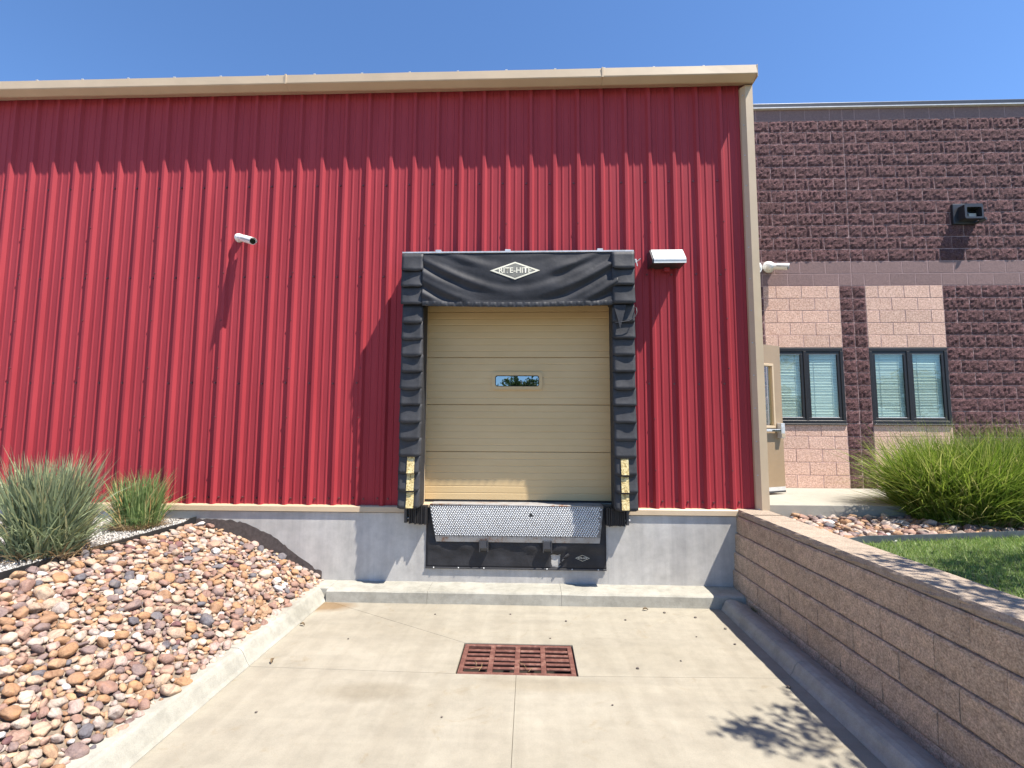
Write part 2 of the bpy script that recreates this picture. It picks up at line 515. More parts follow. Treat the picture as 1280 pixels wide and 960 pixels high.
slab([(XL, -6.5), (XM, -6.5), (XM, DY0), (DX0, DY0), (XL, -1.855)])
slab([(XM, -6.5), (XR, -6.5), (XR, -1.85), (DX1, DY0), (XM, DY0)])
up = lambda q: (-6.5 - q.y) / 7.5 * .72 if q.y < -6.5 else 0
slab([(XL, -14), (XM, -14), (XM, -6.5), (XL, -6.5)], dz=up)
slab([(XM, -14), (XR, -14), (XR, -6.5), (XM, -6.5)], dz=up)
# joint filler below the slabs with a hole for the pit
sheet('joint_filler', [[(-2.6, -14, -.007), (2.4, -14, -.007), (2.4, DY0, -.007), (-2.6, DY0, -.007)],
                       [(-2.6, DY1, -.007), (2.4, DY1, -.007), (2.4, 0, -.007), (-2.6, 0, -.007)],
                       [(-2.6, DY0, -.007), (DX0, DY0, -.007), (DX0, DY1, -.007), (-2.6, DY1, -.007)],
                       [(DX1, DY0, -.007), (2.4, DY0, -.007), (2.4, DY1, -.007), (DX1, DY1, -.007)]],
      simple('joint_dirt', (.36, .31, .24), .95), None, ramp_root)
bm = bmesh.new()
x0, x1, y0, y1 = DX0 + .002, DX1 - .002, DY0 + .002, DY1 - .002
for q in ([(x0, y0, -.02), (x1, y0, -.02), (x1, y0, -.6), (x0, y0, -.6)], [(x0, y1, -.02), (x1, y1, -.02), (x1, y1, -.6), (x0, y1, -.6)],
          [(x0, y0, -.02), (x0, y1, -.02), (x0, y1, -.6), (x0, y0, -.6)], [(x1, y0, -.02), (x1, y1, -.02), (x1, y1, -.6), (x1, y0, -.6)],
          [(x0, y0, -.6), (x1, y0, -.6), (x1, y1, -.6), (x0, y1, -.6)]):
    bm.faces.new([bm.verts.new(p) for p in q])
obj('drain_pit', bm, M_pit, ramp_root)
# sag of the slab towards the drain is too slight to see; grate sits a hair low
gr = empty('drain_grate', ((DX0 + DX1) / 2, (DY0 + DY1) / 2, RZ))
tag(gr, 'rusty cast iron drain grate with rows of slots set in the concrete ramp', 'drain grate')
hx, hy = (DX1 - DX0) / 2 - .012, (DY1 - DY0) / 2 - .012
zt = -.004
boxes('grate_frame', [(-hx, hx, -hy, -hy + .035, -.05, zt), (-hx, hx, hy - .035, hy, -.05, zt),
                      (-hx, -hx + .04, -hy + .0355, hy - .0355, -.05, zt), (hx - .04, hx, -hy + .0355, hy - .0355, -.05, zt)], M_rust, gr, .004)
xs = np.linspace(-hx + .04, hx - .04, 5)
for xc in xs[1:-1]:
    boxes('cross_bar', [(xc - .022, xc + .022, -hy + .036, hy - .036, -.045, zt - .001)], M_rust, gr, .003)
ys = np.linspace(-hy + .035, hy - .035, 7)
for k, yc in enumerate(ys[1:-1]):
    wd = .0165 if k != 2 else .025
    for a in range(4):
        boxes('slot_bar', [(xs[a] + (.0225 if a else .0005), xs[a + 1] - (.0225 if a < 3 else .0005), yc - wd, yc + wd, -.02, zt - .002)], M_rust, gr, .003)
for i in range(5):
    bm = bmesh.new()
    a = rng.uniform(0, 3.1); L = rng.uniform(.03, .07)
    cx, cy = rng.uniform(-hx, hx) * .8, rng.uniform(-hy, 0) * .8
    tube(bm, [(cx - L * math.cos(a), cy - L * math.sin(a), zt + .004), (cx, cy, zt + .012), (cx + L * math.cos(a + .3), cy + L * math.sin(a + .3), zt + .005)], .0025, 5)
    o = obj('straw', bm, M_dry, None, loc=gr.location)
    tag(o, ['short pale straw on the left half of the rusty drain grate', 'pale straw lying near the middle of the drain grate', 'bent pale straw right of the middle of the drain grate', 'pale straw across the front slots of the drain grate', 'longest pale straw lying on the drain grate'][i], 'straw', 'straws on the drain grate')

# curbs -----------------------------------------------------------------
def curb_seg(name, prof, axis, a0, a1, mat=M_curb, parent=None, seg=12, wob=.003, seed=0):
    bm = bmesh.new(); rings = []
    n = max(2, int(abs(a1 - a0) / .15))
    for i in range(n + 1):
        a = a0 + (a1 - a0) * i / n
        r = []
        for j, (p, z) in enumerate(prof):
            dp = noise.noise(Vector((a * 3, j * 7.1 + seed, 1.3))) * wob; dz = noise.noise(Vector((a * 3, j * 5.3 + seed, 9.1))) * wob
            r.append(bm.verts.new((p + dp, a, z + dz) if axis == 'y' else (a, p + dp, z + dz)))
        rings.append(r)
    m = len(prof)
    for i in range(n):
        for j in range(m): bm.faces.new((rings[i][j], rings[i][(j + 1) % m], rings[i + 1][(j + 1) % m], rings[i + 1][j]))
    bm.faces.new(rings[0][::-1]); bm.faces.new(rings[-1])
    return obj(name, bm, mat, parent)
lc = empty('left_curb', (0, 0, 0)); lc['kind'] = 'structure'
pl = [(-2.60, -2.3), (-2.60, -1.858), (-2.565, -1.838), (-2.43, -1.842), (-2.405, -1.852), (-2.388, -1.875), (-2.345, -1.955), (-2.325, -1.98), (-2.325, -2.3)]
for a, b in ((-.30, -1.851), (-1.857, -4.9), (-4.906, -8), (-8.006, -11)):
    curb_seg('curb_segment', pl, 'y', a, b, M_curb, lc, seed=a)
rc = empty('right_curb', (0, 0, 0)); rc['kind'] = 'structure'
pr = [(2.11, -2.3), (2.11, -1.98), (2.128, -1.955), (2.150, -1.905), (2.172, -1.882), (2.205, -1.872), (2.26, -1.876), (2.40, -1.93), (2.40, -2.3)]
for a, b in ((-.375, -1.806), (-1.812, -4.4), (-4.406, -8), (-8.006, -11)):
    curb_seg('curb_segment', pr, 'y', a, b, M_curb, rc, seed=a + 40)
fc = empty('wheel_curb', (0, 0, 0)); fc['kind'] = 'structure'
pf = [(.02, -2.3), (.02, -1.848), (-.27, -1.852), (-.318, -1.857), (-.335, -1.872), (-.347, -1.985), (-.347, -2.3)]
for a, b in ((-2.318, -1.158), (-1.155, .362), (.365, 2.40)):
    curb_seg('curb_segment', pf, 'x', a, b, M_curb, fc, wob=.006, seed=a + 3)
# corner piece left of wheel curb, under the stones
boxes('curb_corner', [(-2.60, -2.321, -.298, .02, -2.3, -1.846)], M_curb, fc, .01)

# ------------------------------------------------------------------ red metal building
RB = empty('metal_building', (0, 0, G))
tag(RB, 'red ribbed metal warehouse with tan gutter and concrete base', 'building')
RBo = Vector((0, 0, -G))
def rb(o):
    o.parent = RB; o.matrix_parent_inverse = Matrix.Translation(-Vector(RB.location)); return o
X0 = -7.012; PW = .3048; PAN = .038
def profile(xa, xb):
    """(x, y) points of the ribbed sheet between xa and xb, y=0 is the rib top, y=PAN the pan"""
    pts = [(-.026, PAN), (0, 0), (.032, 0), (.058, PAN), (.104, PAN), (.112, PAN - .007), (.127, PAN - .007), (.135, PAN), (.198, PAN), (.206, PAN - .007), (.221, PAN - .007), (.229, PAN)]
    L = []
    k0 = int(math.floor((xa - X0) / PW)) - 1; k1 = int(math.ceil((xb - X0) / PW)) + 1
    for k in range(k0, k1 + 1):
        for p in pts: L.append((X0 + k * PW + p[0], p[1]))
    def yat(x):
        for (a, ya), (b, yb) in zip(L, L[1:]):
            if a <= x <= b: return ya + (yb - ya) * (x - a) / (b - a)
    out = [(xa, yat(xa))] + [p for p in L if xa + 1e-5 < p[0] < xb - 1e-5] + [(xb, yat(xb))]
    return out
def sheet_piece(bm, xa, xb, za, zb):
    P = profile(xa, xb)
    A = [bm.verts.new((x, y, za)) for x, y in P]; B = [bm.verts.new((x, y, zb)) for x, y in P]
    for i in range(len(P) - 1):
        bm.faces.new((A[i], A[i + 1], B[i + 1], B[i]))
WZ0, WZ1 = -.965, 4.47
OX0, OX1, OZ1 = -1.40, 1.12, 2.0
px = X0 - .12 - 4 * 3 * PW
while px < 2.70:
    pe = min(px + 3 * PW, 2.705)
    bm = bmesh.new()
    if pe <= OX0 or px >= OX1: sheet_piece(bm, px, pe, WZ0, WZ1)
    else:
        if px < OX0: sheet_piece(bm, px, OX0, WZ0, WZ1)
        sheet_piece(bm, max(px, OX0), min(pe, OX1), OZ1, WZ1)
        if pe > OX1: sheet_piece(bm, OX1, pe, WZ0, WZ1)
    bmesh.ops.remove_doubles(bm, verts=bm.verts, dist=1e-5)
    geom = bmesh.ops.extrude_face_region(bm, geom=bm.faces[:])
    bmesh.ops.translate(bm, vec=(0, .004, 0), verts=[v for v in geom['geom'] if isinstance(v, bmesh.types.BMVert)])
    o = rb(obj('wall_panel', bm, M_red))
    px = pe
# screws: rows along the girts
bm = bmesh.new()
def screw(x, y, z, r=.011):
    mt = Matrix.Translation((x, y, z)) @ Matrix.Rotation(rad(90), 4, 'X')
    bmesh.ops.create_cone(bm, cap_ends=True, segments=7, radius1=r * 1.3, radius2=r, depth=.012, matrix=mt)
for k in range(-4, 32):
    xr = X0 + k * PW
    for z, offs in ((3.15, (-.045,)), (1.93, (-.045,)), (.55, (-.045,)), (-.88, (.085, -.045))):
        for q in offs:
            if OX0 - .02 < xr + q < OX1 + .02 and z < OZ1: continue
            if rng.random() < .08: continue
            screw(xr + q, PAN - .006, z + rng.uniform(-.006, .006))
    if k % 3 == 1:
        for z in np.arange(-.6, 3.1, .62):
            if not (OX0 < xr < OX1 and z < OZ1): screw(xr + .004, -.005, z + .1, .007)
rb(obj('screws', bm, M_screw))['kind'] = 'stuff'
# gutter: segments with slightly different set
segs = [(-11.6, -7.2), (-7.2, -3.15), (-3.15, .915), (.915, 2.83)]
for a, b in segs:
    bm = bmesh.new()
    dz = rng.uniform(-.004, .004)
    prof = [(-.196, 4.515 + dz), (-.214, 4.505 + dz), (-.222, 4.395 + dz), (-.216, 4.385 + dz), (-.125, 4.352), (-.11, 4.350), (-.002, 4.39), (-.002, 4.515)]
    n = int((b - a) / .3) + 2; rings = []
    for i in range(n + 1):
        x = a + .0015 + (b - a - .003) * i / n
        s = -.006 * (x + 6)                       # slight overall fall of the eave
        rings.append([bm.verts.new((x, y + noise.noise(Vector((x * 1.3, j, 2))) * .003, z + noise.noise(Vector((x * 1.7, j * 3, 7))) * .004 + 0.02)) for j, (y, z) in enumerate(prof)])
    m = len(prof)
    for i in range(n):
        for j in range(m): bm.faces.new((rings[i][j], rings[i][(j + 1) % m], rings[i + 1][(j + 1) % m], rings[i + 1][j]))
    bm.faces.new(rings[0][::-1]); bm.faces.new(rings[-1])
    rb(obj('gutter_segment', bm, M_tan))
# gutter lap joints and small hanger bumps on the upper lip
for x in (-7.2, -3.15, .915):
    rb(boxes('gutter_seam', [(x - .012, x + .012, -.2265, -.2, 4.40, 4.533)], M_tan, None, .002))
for x in np.arange(-9.6, 2.8, .62):
    rb(boxes('gutter_hanger', [(x - .014, x + .014, -.205, -.15, 4.5355, 4.5455)], M_capw, None, .002))
rb(boxes('gutter_end', [(2.8305, 2.836, -.222, -.0, 4.372, 4.532)], M_tan))
# corner trim
bm = bmesh.new()
prism(bm, [(2.700, .028), (2.703, -.008), (2.745, -.062), (2.835, -.062), (2.835, 1.95), (2.825, 1.95), (2.825, -.045), (2.75, -.045), (2.71, .03)], 'z', -1.06, 4.372)
rb(obj('corner_trim', bm, M_tan))
bm = bmesh.new()
for z in np.arange(-.95, 4.3, .4): 
    mt = Matrix.Translation((2.722, -.034, z)) @ Matrix.Rotation(rad(90), 4, 'X') @ Matrix.Rotation(rad(-50), 4, 'Y')
    bmesh.ops.create_cone(bm, cap_ends=True, segments=7, radius1=.010, radius2=.007, depth=.012, matrix=mt)
rb(obj('trim_screws', bm, M_steel))['kind'] = 'stuff'
# side wall, roof, rear
rb(boxes('side_wall', [(2.78, 2.82, .0, 1.9, -1.06, 4.5)], M_red))
rb(boxes('roof', [(-11.6, 2.82, .0, 14, 4.515, 4.54)], M_tan))
rb(boxes('end_wall', [(-11.6, -11.56, .05, 14, -1.06, 4.51)], M_red))
# base trim
for a, b in ((-11.6, -6.1), (-6.1, -1.50), (1.17, 2.70)):
    bm = bmesh.new()
    prism(bm, [(.038, -.955), (-.012, -.962), (-.022, -.972), (-.026, -1.03), (.0, -1.037), (.038, -1.037)], 'x', a + .002, b - .002)
    rb(obj('base_trim', bm, M_tan))
# foundation wall with the dock opening step
bm = bmesh.new()
bx(bm, -11.6, -1.22, 0.0, .32, -2.3, -1.042)
bx(bm, -1.2195, .9395, 0.001, .32, -2.3, -1.0)
bx(bm, .94, 2.84, 0.0, .32, -2.3, -1.042)
rb(obj('foundation_wall', bm, M_found))
# damp-proof coating above the stones
top = [(-4.9, -1.16), (-4.176, -1.138), (-3.95, -1.14), (-3.80, -1.14), (-3.669, -1.155), (-3.5, -1.18), (-3.362, -1.242), (-3.2, -1.31), (-3.05, -1.39), (-2.95, -1.48), (-2.848, -1.55), (-2.7, -1.645), (-2.593, -1.715), (-2.50, -1.76)]
bm = bmesh.new(); T = []; B = []
for (xa, za), (xb, zb) in zip(top, top[1:]):
    for t in np.linspace(0, 1, 6)[:-1]:
        x = xa + (xb - xa) * t; z = za + (zb - za) * t + noise.noise(Vector((x * 14, 3, 1))) * .022 + noise.noise(Vector((x * 45, 3, 1))) * .012
        T.append(bm.verts.new((x, -.004, z))); B.append(bm.verts.new((x, -.004, min(z - .03, -1.22) - .5)))
for i in range(len(T) - 1): bm.faces.new((B[i], B[i + 1], T[i + 1], T[i]))
geom = bmesh.ops.extrude_face_region(bm, geom=bm.faces[:])
bmesh.ops.translate(bm, vec=(0, .003, 0), verts=[v for v in geom['geom'] if isinstance(v, bmesh.types.BMVert)])
rb(obj('damp_proofing', bm, M_stain))

# overhead door --------------------------------------------------------
OD = empty('overhead_door', (0, 0, 0)); rb(OD)
DYY = .20
secs = [(-.905, -.303), (-.303, .294), (.294, .902), (.902, 1.499), (1.499, 2.2)]
def door_section(z0, z1, hole=None):
    P = []
    n = 7; h = z1 - z0
    P.append((DYY + .012, z0 + .001)); P.append((DYY, z0 + .006))
    for i in range(1, n):
        z = z0 + h * i / n
        P += [(DYY, z - .008), (DYY + .0035, z - .002), (DYY + .0035, z + .002), (DYY, z + .008)]
    P.append((DYY, z1 - .006)); P.append((DYY + .012, z1 - .001))
    bm = bmesh.new()
    spans = [(-1.34, 1.06)] if not hole else [(-1.34, hole[0]), (hole[0], hole[1]), (hole[1], 1.06)]
    for s, (a, b) in enumerate(spans):
        for (ya, za), (yb, zb) in zip(P, P[1:]):
            if hole and s == 1 and zb > hole[2] and za < hole[3]:
                parts = []
                if za < hole[2]: parts.append((za, hole[2]))
                if zb > hole[3]: parts.append((hole[3], zb))
            else: parts = [(za, zb)]
            for (u, v) in parts:
                f = lambda z: ya + (yb - ya) * (z - za) / (zb - za)
                bm.faces.new([bm.verts.new(p) for p in ((a, f(u), u), (b, f(u), u), (b, f(v), v), (a, f(v), v))])
    bmesh.ops.remove_doubles(bm, verts=bm.verts, dist=1e-5)
    geom = bmesh.ops.extrude_face_region(bm, geom=bm.faces[:])
    bmesh.ops.translate(bm, vec=(0, .03, 0), verts=[v for v in geom['geom'] if isinstance(v, bmesh.types.BMVert)])
    return obj('door_section', bm, M_door, OD)
H = (-.445, .128, .522, .674)
for i, (a, b) in enumerate(secs): door_section(a, b, H if i == 2 else None)
def rrect(x0, x1, z0, z1, r, n=5):
    L = []
    for cx, cz, a0 in ((x1 - r, z1 - r, 0), (x0 + r, z1 - r, 90), (x0 + r, z0 + r, 180), (x1 - r, z0 + r, 270)):
        for k in range(n + 1):
            a = rad(a0 + 90 * k / n); L.append((cx + r * math.cos(a), cz + r * math.sin(a)))
    return L
def ring(name, outer, inner, ya, yb, mat, parent):
    bm = bmesh.new(); n = len(outer)
    A = [bm.verts.new((x, ya, z)) for x, z in outer]; B = [bm.verts.new((x, ya, z)) for x, z in inner]
    A2 = [bm.verts.new((x, yb, z)) for x, z in outer]; B2 = [bm.verts.new((x, yb, z)) for x, z in inner]
    for i in range(n):
        j = (i + 1) % n
        bm.faces.new((A[i], A[j], B[j], B[i])); bm.faces.new((A[i], A2[i], A2[j], A[j]))
        bm.faces.new((B[i], B[j], B2[j], B2[i])); bm.faces.new((A2[i], B2[i], B2[j], A2[j]))
    return obj(name, bm, mat, parent)
wf = ring('window', rrect(-.482, .165, .487, .709, .045), rrect(-.44, .123, .527, .669, .03), DYY - .022, DYY + .028, M_door, OD)
gz = ring('window_gasket', rrect(-.4405, .1235, .5265, .6695, .0305), rrect(-.432, .115, .535, .661, .025), DYY - .012, DYY + .01, M_dark, wf)
bm = bmesh.new(); bm.faces.new([bm.verts.new((x, DYY - .002, z)) for x, z in rrect(-.437, .12, .53, .666, .03)])
obj('window_pane', bm, M_dglass, wf)
boxes('window_backing', [(-.47, .15, DYY + .06, DYY + .07, .49, .70)], M_dark, wf)
boxes('bottom_seal', [(-1.33, 1.05, DYY - .008, DYY + .02, -.925, -.906)], M_rubber, OD)
# jamb linings, tracks
for s, (xa, xb) in ((1, (-1.40, -1.365)), (-1, (1.065, 1.12))):
    rb(boxes('door_jamb', [(xa, xb, -.004, DYY + .06, -.93, 2.2)], M_tan, None, .003))
rb(boxes('jamb_face', [(-1.344, -1.318, DYY - .055, DYY - .012, -.93, 2.2)], M_tan, None, .002))
rb(boxes('jamb_face', [(1.030, 1.064, DYY - .055, DYY - .012, -.93, 2.2)], M_tan, None, .002))
rb(boxes('door_header', [(-1.34, 1.06, .045, DYY + .06, 2.21, 2.3)], M_tan))
rb(boxes('interior_lining', [(-1.6, 1.3, .31, .33, -.9, 2.4)], M_dark))
rb(boxes('sill_ledge', [(-1.40, -1.21, -.02, DYY + .03, -.968, -.932)], M_tan, None, .003))
rb(boxes('sill_ledge', [(.90, 1.12, -.0, DYY + .03, -.968, -.932)], M_dsteel, None, .003))

# ------------------------------------------------------------------ dock seal (foam pads with vinyl pleats)
SEAL = empty('dock_seal', (-.15, 0, -.95))
tag(SEAL, 'black vinyl dock seal pads and head curtain framing the loading door', 'dock seal')
def sp(o): o.parent = SEAL; o.matrix_parent_inverse = Matrix.Translation(-Vector(SEAL.location)); return o
PY = -.285
def pleat(x0, x1, zt, h, yf, seed, tilt=0.0, sidex=None):
    """one overlapping vinyl flap: tucked in at the top, standing off at the bottom, corners rounded"""
    bm = bmesh.new(); nx, nz = 8, 5; r = random.Random(seed)
    g = []
    out = r.uniform(.022, .034); wave = r.uniform(.003, .008); ph = r.uniform(0, 6)
    dip = r.uniform(-.012, .012); lean = r.uniform(-.008, .008)
    for k in range(nz + 1):
        v = k / nz; row = []
        for i in range(nx + 1):
            u = i / nx
            x = x0 + (x1 - x0) * u + lean * v * .6
            z = zt - h * v * (1 - .0 * u) + (dip * math.sin(math.pi * u) if v > .9 else 0)
            if v > .99: z += .016 * (abs(2 * u - 1) ** 8)
            y = yf - .003 - out * v ** 1.9 * (1 - .25 * abs(2 * u - 1) ** 3) + wave * math.sin(5 * u + ph) * v
            row.append(bm.verts.new((x, y, z)))
        g.append(row)
    for k in range(nz):
        for i in range(nx): bm.faces.new((g[k][i], g[k][i + 1], g[k + 1][i + 1], g[k + 1][i]))
    # side returns back to the pad
    for side in (0, nx):
        prev = None
        for k in range(nz + 1):
            v0 = g[k][side]; b = bm.verts.new((v0.co.x + (.004 if side else -.004), yf + .06, v0.co.z + .01 * (k / nz)))
            if prev: bm.faces.new((prev[0], v0, b, prev[1]))
            prev = (v0, b)
    geom = bmesh.ops.extrude_face_region(bm, geom=bm.faces[:])
    bmesh.ops.translate(bm, vec=(0, .003, 0), verts=[v for v in geom['geom'] if isinstance(v, bmesh.types.BMVert)])
    me = fin(bm, 'pleat')
    for p in me.polygons: p.use_smooth = True
    return me
pads = ((-1.535, -1.288), (.988, 1.243))
PZ0, PZT = -.945, 1.44
for s, (xa, xb) in enumerate(pads):
    inner = xb if s == 0 else xa
    o = sp(boxes('foam_pad', [(xa + .004, xb - .004, PY + .006, .033, PZ0 + .01, 2.10)], M_vinyl, None, .012))
    n = 12; h = (PZT - PZ0) / n
    for k in range(n):
        zt = PZT - k * h
        me = pleat(xa + rng.uniform(-.004, .004), xb + rng.uniform(-.006, .006), zt + .03, h + .028, PY, 100 * s + k)
        o = sp(link('pleat', me, M_vinyl2))
        if k >= 9:
            bm = bmesh.new(); xc = (xa + xb) / 2 + (-.02 if s == 0 else .0) ; nn = 5
            xm = -1.387 if s == 0 else 1.098
            g = []
            for j in range(nn + 1):
                v = j / nn
                z = zt + .008 - (h - .008) * v; vv = (zt + .03 - z) / (h + .028)
                y = PY - .012 - .034 * vv ** 1.3
                g.append([bm.verts.new((xm - .043, y, z)), bm.verts.new((xm + .043, y, z))])
            for j in range(nn): bm.faces.new((g[j][0], g[j][1], g[j + 1][1], g[j + 1][0]))
            geom = bmesh.ops.extrude_face_region(bm, geom=bm.faces[:])
            bmesh.ops.translate(bm, vec=(0, .006, 0), verts=[v for v in geom['geom'] if isinstance(v, bmesh.types.BMVert)])
            y_ = obj('guide_stripe', bm, M_yellow); y_.parent = o
# head pad and its end flaps
HY = -.285
sp(boxes('head_pad', [(-1.31, 1.005, HY + .045, .03, 1.53, 2.125)], M_vinyl, None, .02))
for s, (xa, xb) in enumerate(((-1.55, -1.292), (.982, 1.243))):
    for k, (zt, hh) in enumerate(((2.10, .215), (1.905, .225), (1.70, .235))):
        me = pleat(xa, xb, zt, hh, HY - (.022 if s == 0 else .046) + .001 * k, 500 + 10 * s + k)
        sp(link('head_pleat', me, M_vinyl2))
    sp(boxes('head_end_pad', [(xa + (.01 if s == 0 else -.008), xb - (.01 if s else -.008), HY - .004, -.0, 1.50, 2.125)], M_vinyl, None, .012))
def curtain_y(x, z):
    u = (x + .15) / 1.12; v = (z - 1.45) / .66
    env = min(1, (1 - v) * 4 + .05) * min(1, v * 5 + .1)
    s = v - .62 * abs(u) ** 1.7
    side = .35 + .65 * min(1, abs(u) * 1.6)
    d = .015 * math.sin(s * 17 + .8 + 1.2 * u) * side + .008 * math.sin(s * 31 + 2 - 2 * u) * side * (.4 + .6 * abs(u))
    d += .010 * noise.noise(Vector((u * 3, v * 4, 2)))
    d *= env
    flat = math.exp(-(((x + .175) / .40) ** 4) - ((z - 1.878) / .15) ** 4)
    d *= 1 - .8 * flat
    return HY - .012 - .022 * (1 - v) * 1.0 - .02 * math.sin(math.pi * min(1, max(0, v))) + d
bm = bmesh.new(); nx, nz = 150, 48; g = []
for k in range(nz + 1):
    row = []
    for i in range(nx + 1):
        x = -1.294 + 2.340 * i / nx
        zb = 1.462 - .022 * (1 - ((x + .15) / 1.13) ** 2)
        z = zb + (2.105 - zb) * k / nz
        y = curtain_y(x, z)
        if k / nz < .085: y -= .004
        row.append(bm.verts.new((x, y, z)))
    g.append(row)
for k in range(nz):
    for i in range(nx): bm.faces.new((g[k][i], g[k][i + 1], g[k + 1][i + 1], g[k + 1][i]))
geom = bmesh.ops.extrude_face_region(bm, geom=bm.faces[:])
bmesh.ops.translate(bm, vec=(0, .004, 0), verts=[v for v in geom['geom'] if isinstance(v, bmesh.types.BMVert)])
cur = sp(obj('head_curtain', bm, M_vinyl, None, True))
# hem: stitched puckers
bm = bmesh.new(); g = []
for i in range(241):
    x = -1.285 + 2.262 * i / 240
    zb = 1.460 - .022 * (1 - ((x + .15) / 1.13) ** 2)
    pk = .0035 * math.sin(x * 62) + .002 * math.sin(x * 139)
    g.append([bm.verts.new((x, curtain_y(x, zb + dz) - .008 + o_ + (pk if 0 < j < 3 else 0), zb + dz)) for j, (dz, o_) in enumerate(((-.004, .004), (.008, -.002), (.042, -.002), (.054, .003)))])
for i in range(240):
    for j in range(3): bm.faces.new((g[i][j], g[i + 1][j], g[i + 1][j + 1], g[i][j + 1]))
h_ = obj('hem', bm, M_vinyl2, None, True); h_.parent = cur
# top rail and fixing clips
sp(boxes('top_rail', [(-1.55, 1.245, HY - .022, HY + .02, 2.108, 2.128)], M_steel, None, .003))
sp(boxes('top_cover', [(-1.545, 1.24, HY + .021, .038, 2.127, 2.137)], M_vinyl2))
for x in (-1.13, -.27, .86):
    sp(boxes('fixing_clip', [(x - .035, x + .035, -.20, -.13, 2.1375, 2.19)], M_steel, None, .003))
# emblem: diamond with lettering following the curtain
def emblem(cx, cz, hw, hh, parent, ysurf, name, text, tsize, lw, off=.005):
    def dia(s): return [(cx - hw * s, cz), (cx, cz - hh * s), (cx + hw * s, cz), (cx, cz + hh * s)]
    def band(s0, s1, mat, nm, lift):
        bm = bmesh.new(); O = dia(s0); I = dia(s1) if s1 else None
        n = 14
        for e in range(4):
            a, b = O[e], O[(e + 1) % 4]
            if I: c, d = I[e], I[(e + 1) % 4]
            else: c = d = (cx, cz)
            for i in range(n):
                for j in range(1 if I else 6):
                    def pt(t, q):
                        q = q / (1 if I else 6)
                        x = (a[0] + (b[0] - a[0]) * t) * (1 - q) + (c[0] + (d[0] - c[0]) * t) * q
                        z = (a[1] + (b[1] - a[1]) * t) * (1 - q) + (c[1] + (d[1] - c[1]) * t) * q
                        return bm.verts.new((x, ysurf(x, z) - lift, z))
                    try: bm.faces.new((pt(i / n, j), pt((i + 1) / n, j), pt((i + 1) / n, j + 1), pt(i / n, j + 1)))
                    except ValueError: pass
        bmesh.ops.remove_doubles(bm, verts=bm.verts, dist=1e-6)
        o = obj(nm, bm, mat); o.parent = parent; return o
    band(1.0, 1 - lw, M_cream, name, off)
    band(.80 if lw > .1 else .8, 0, M_olive if lw > .1 else M_vinyl, name + '_field', off - .001)
    cu = bpy.data.curves.new('lettering', 'FONT'); cu.body = text; cu.size = tsize; cu.align_x = 'CENTER'; cu.align_y = 'CENTER'
    cu.resolution_u = 2; cu.offset = tsize * .018; cu.space_character = 1.02
    to = bpy.data.objects.new('tmp', cu); C.objects.link(to)
    bpy.context.view_layer.update()
    me = bpy.data.meshes.new_from_object(to.evaluated_get(bpy.context.evaluated_depsgraph_get()))
    bpy.data.objects.remove(to)
    wmax = max(v.co.x for v in me.vertices) - min(v.co.x for v in me.vertices)
    sx = hw * 1.30 / wmax
    for v in me.vertices:
        x = cx + v.co.x * sx; z = cz + v.co.y
        v.co = (x, ysurf(x, z) - off - .0015, z)
    me.materials.clear()
    o = link('lettering', me, M_cream); o.parent = parent
emblem(-.175, 1.878, .300, .112, cur, curtain_y, 'emblem', 'RITE-HITE', .098, .17)
# loose cord and bracket at the right of the head
bm = bmesh.new()
tube(bm, [(1.25, -.2, 1.46), (1.262, -.31, 1.42), (1.262, -.335, 1.36), (1.235, -.345, 1.30), (1.17, -.345, 1.26), (1.08, -.345, 1.245), (1.0, -.34, 1.235)], .005, 6)
sp(obj('loose_cord', bm, M_dsteel, None, True))
bm = bmesh.new()
bx(bm, 1.262, 1.285, -.27, -.24, 1.99, 2.03, .003); tube(bm, [(1.24, -.26, 1.97), (1.29, -.27, 2.0), (1.33, -.28, 2.03)], .006, 6); tube(bm, [(1.27, -.27, 2.02), (1.28, -.29, 1.97), (1.285, -.30, 1.93)], .006, 6)
sp(obj('broken_bracket', bm, M_steel))
# torn flap hanging at the upper right pad
bm = bmesh.new()
f = [bm.verts.new(p) for p in ((.990, -.335, 1.45), (1.14, -.335, 1.45), (1.10, -.345, 1.30), (1.06, -.35, 1.16), (1.03, -.345, 1.30))]
bm.faces.new(f)
geom = bmesh.ops.extrude_face_region(bm, geom=bm.faces[:])
bmesh.ops.translate(bm, vec=(0, .003, 0), verts=[v for v in geom['geom'] if isinstance(v, bmesh.types.BMVert)])
sp(obj('torn_flap', bm, M_vinyl))

# ------------------------------------------------------------------ dock leveler
LV = empty('dock_leveler', (-.16, 0, -.93))
tag(LV, 'steel dock leveler with hanging tread-plate lip below the loading door', 'dock leveler')
def lv(o): o.parent = LV; o.matrix_parent_inverse = Matrix.Translation(-Vector(LV.location)); return o
lv(boxes('deck', [(-1.205, .885, -.03, .32, -.965, -.925)], M_lipedge, None, .003))
bm = bmesh.new(); tube(bm, [(-1.205, -.036, -.932), (.885, -.036, -.932)], .012, 10)
lv(obj('lip_hinge', bm, M_lipedge, None, True))
LT, LB, LY = -.942, -1.298, -.040
def lipx(z):
    t = (LT - z) / (LT + 1.365)
    return -1.207 + .087 * t, .883 - .046 * t
LE = empty('lip', (0, 0, 0)); lv(LE)
def inl(o): o.parent = LE; return o
bm = bmesh.new()
def lipy(z): return LY - .012 * math.sin(math.pi * (LT - z) / .4) - .02 * (LT - z)
n = 8; rows = []
HX, HZ, HR = .0, -1.035, .014
for k in range(n + 1):
    z = LT + (LB - LT) * k / n; a, b = lipx(z)
    rows.append([bm.verts.new((a, lipy(z), z)), bm.verts.new((b, lipy(z), z))])
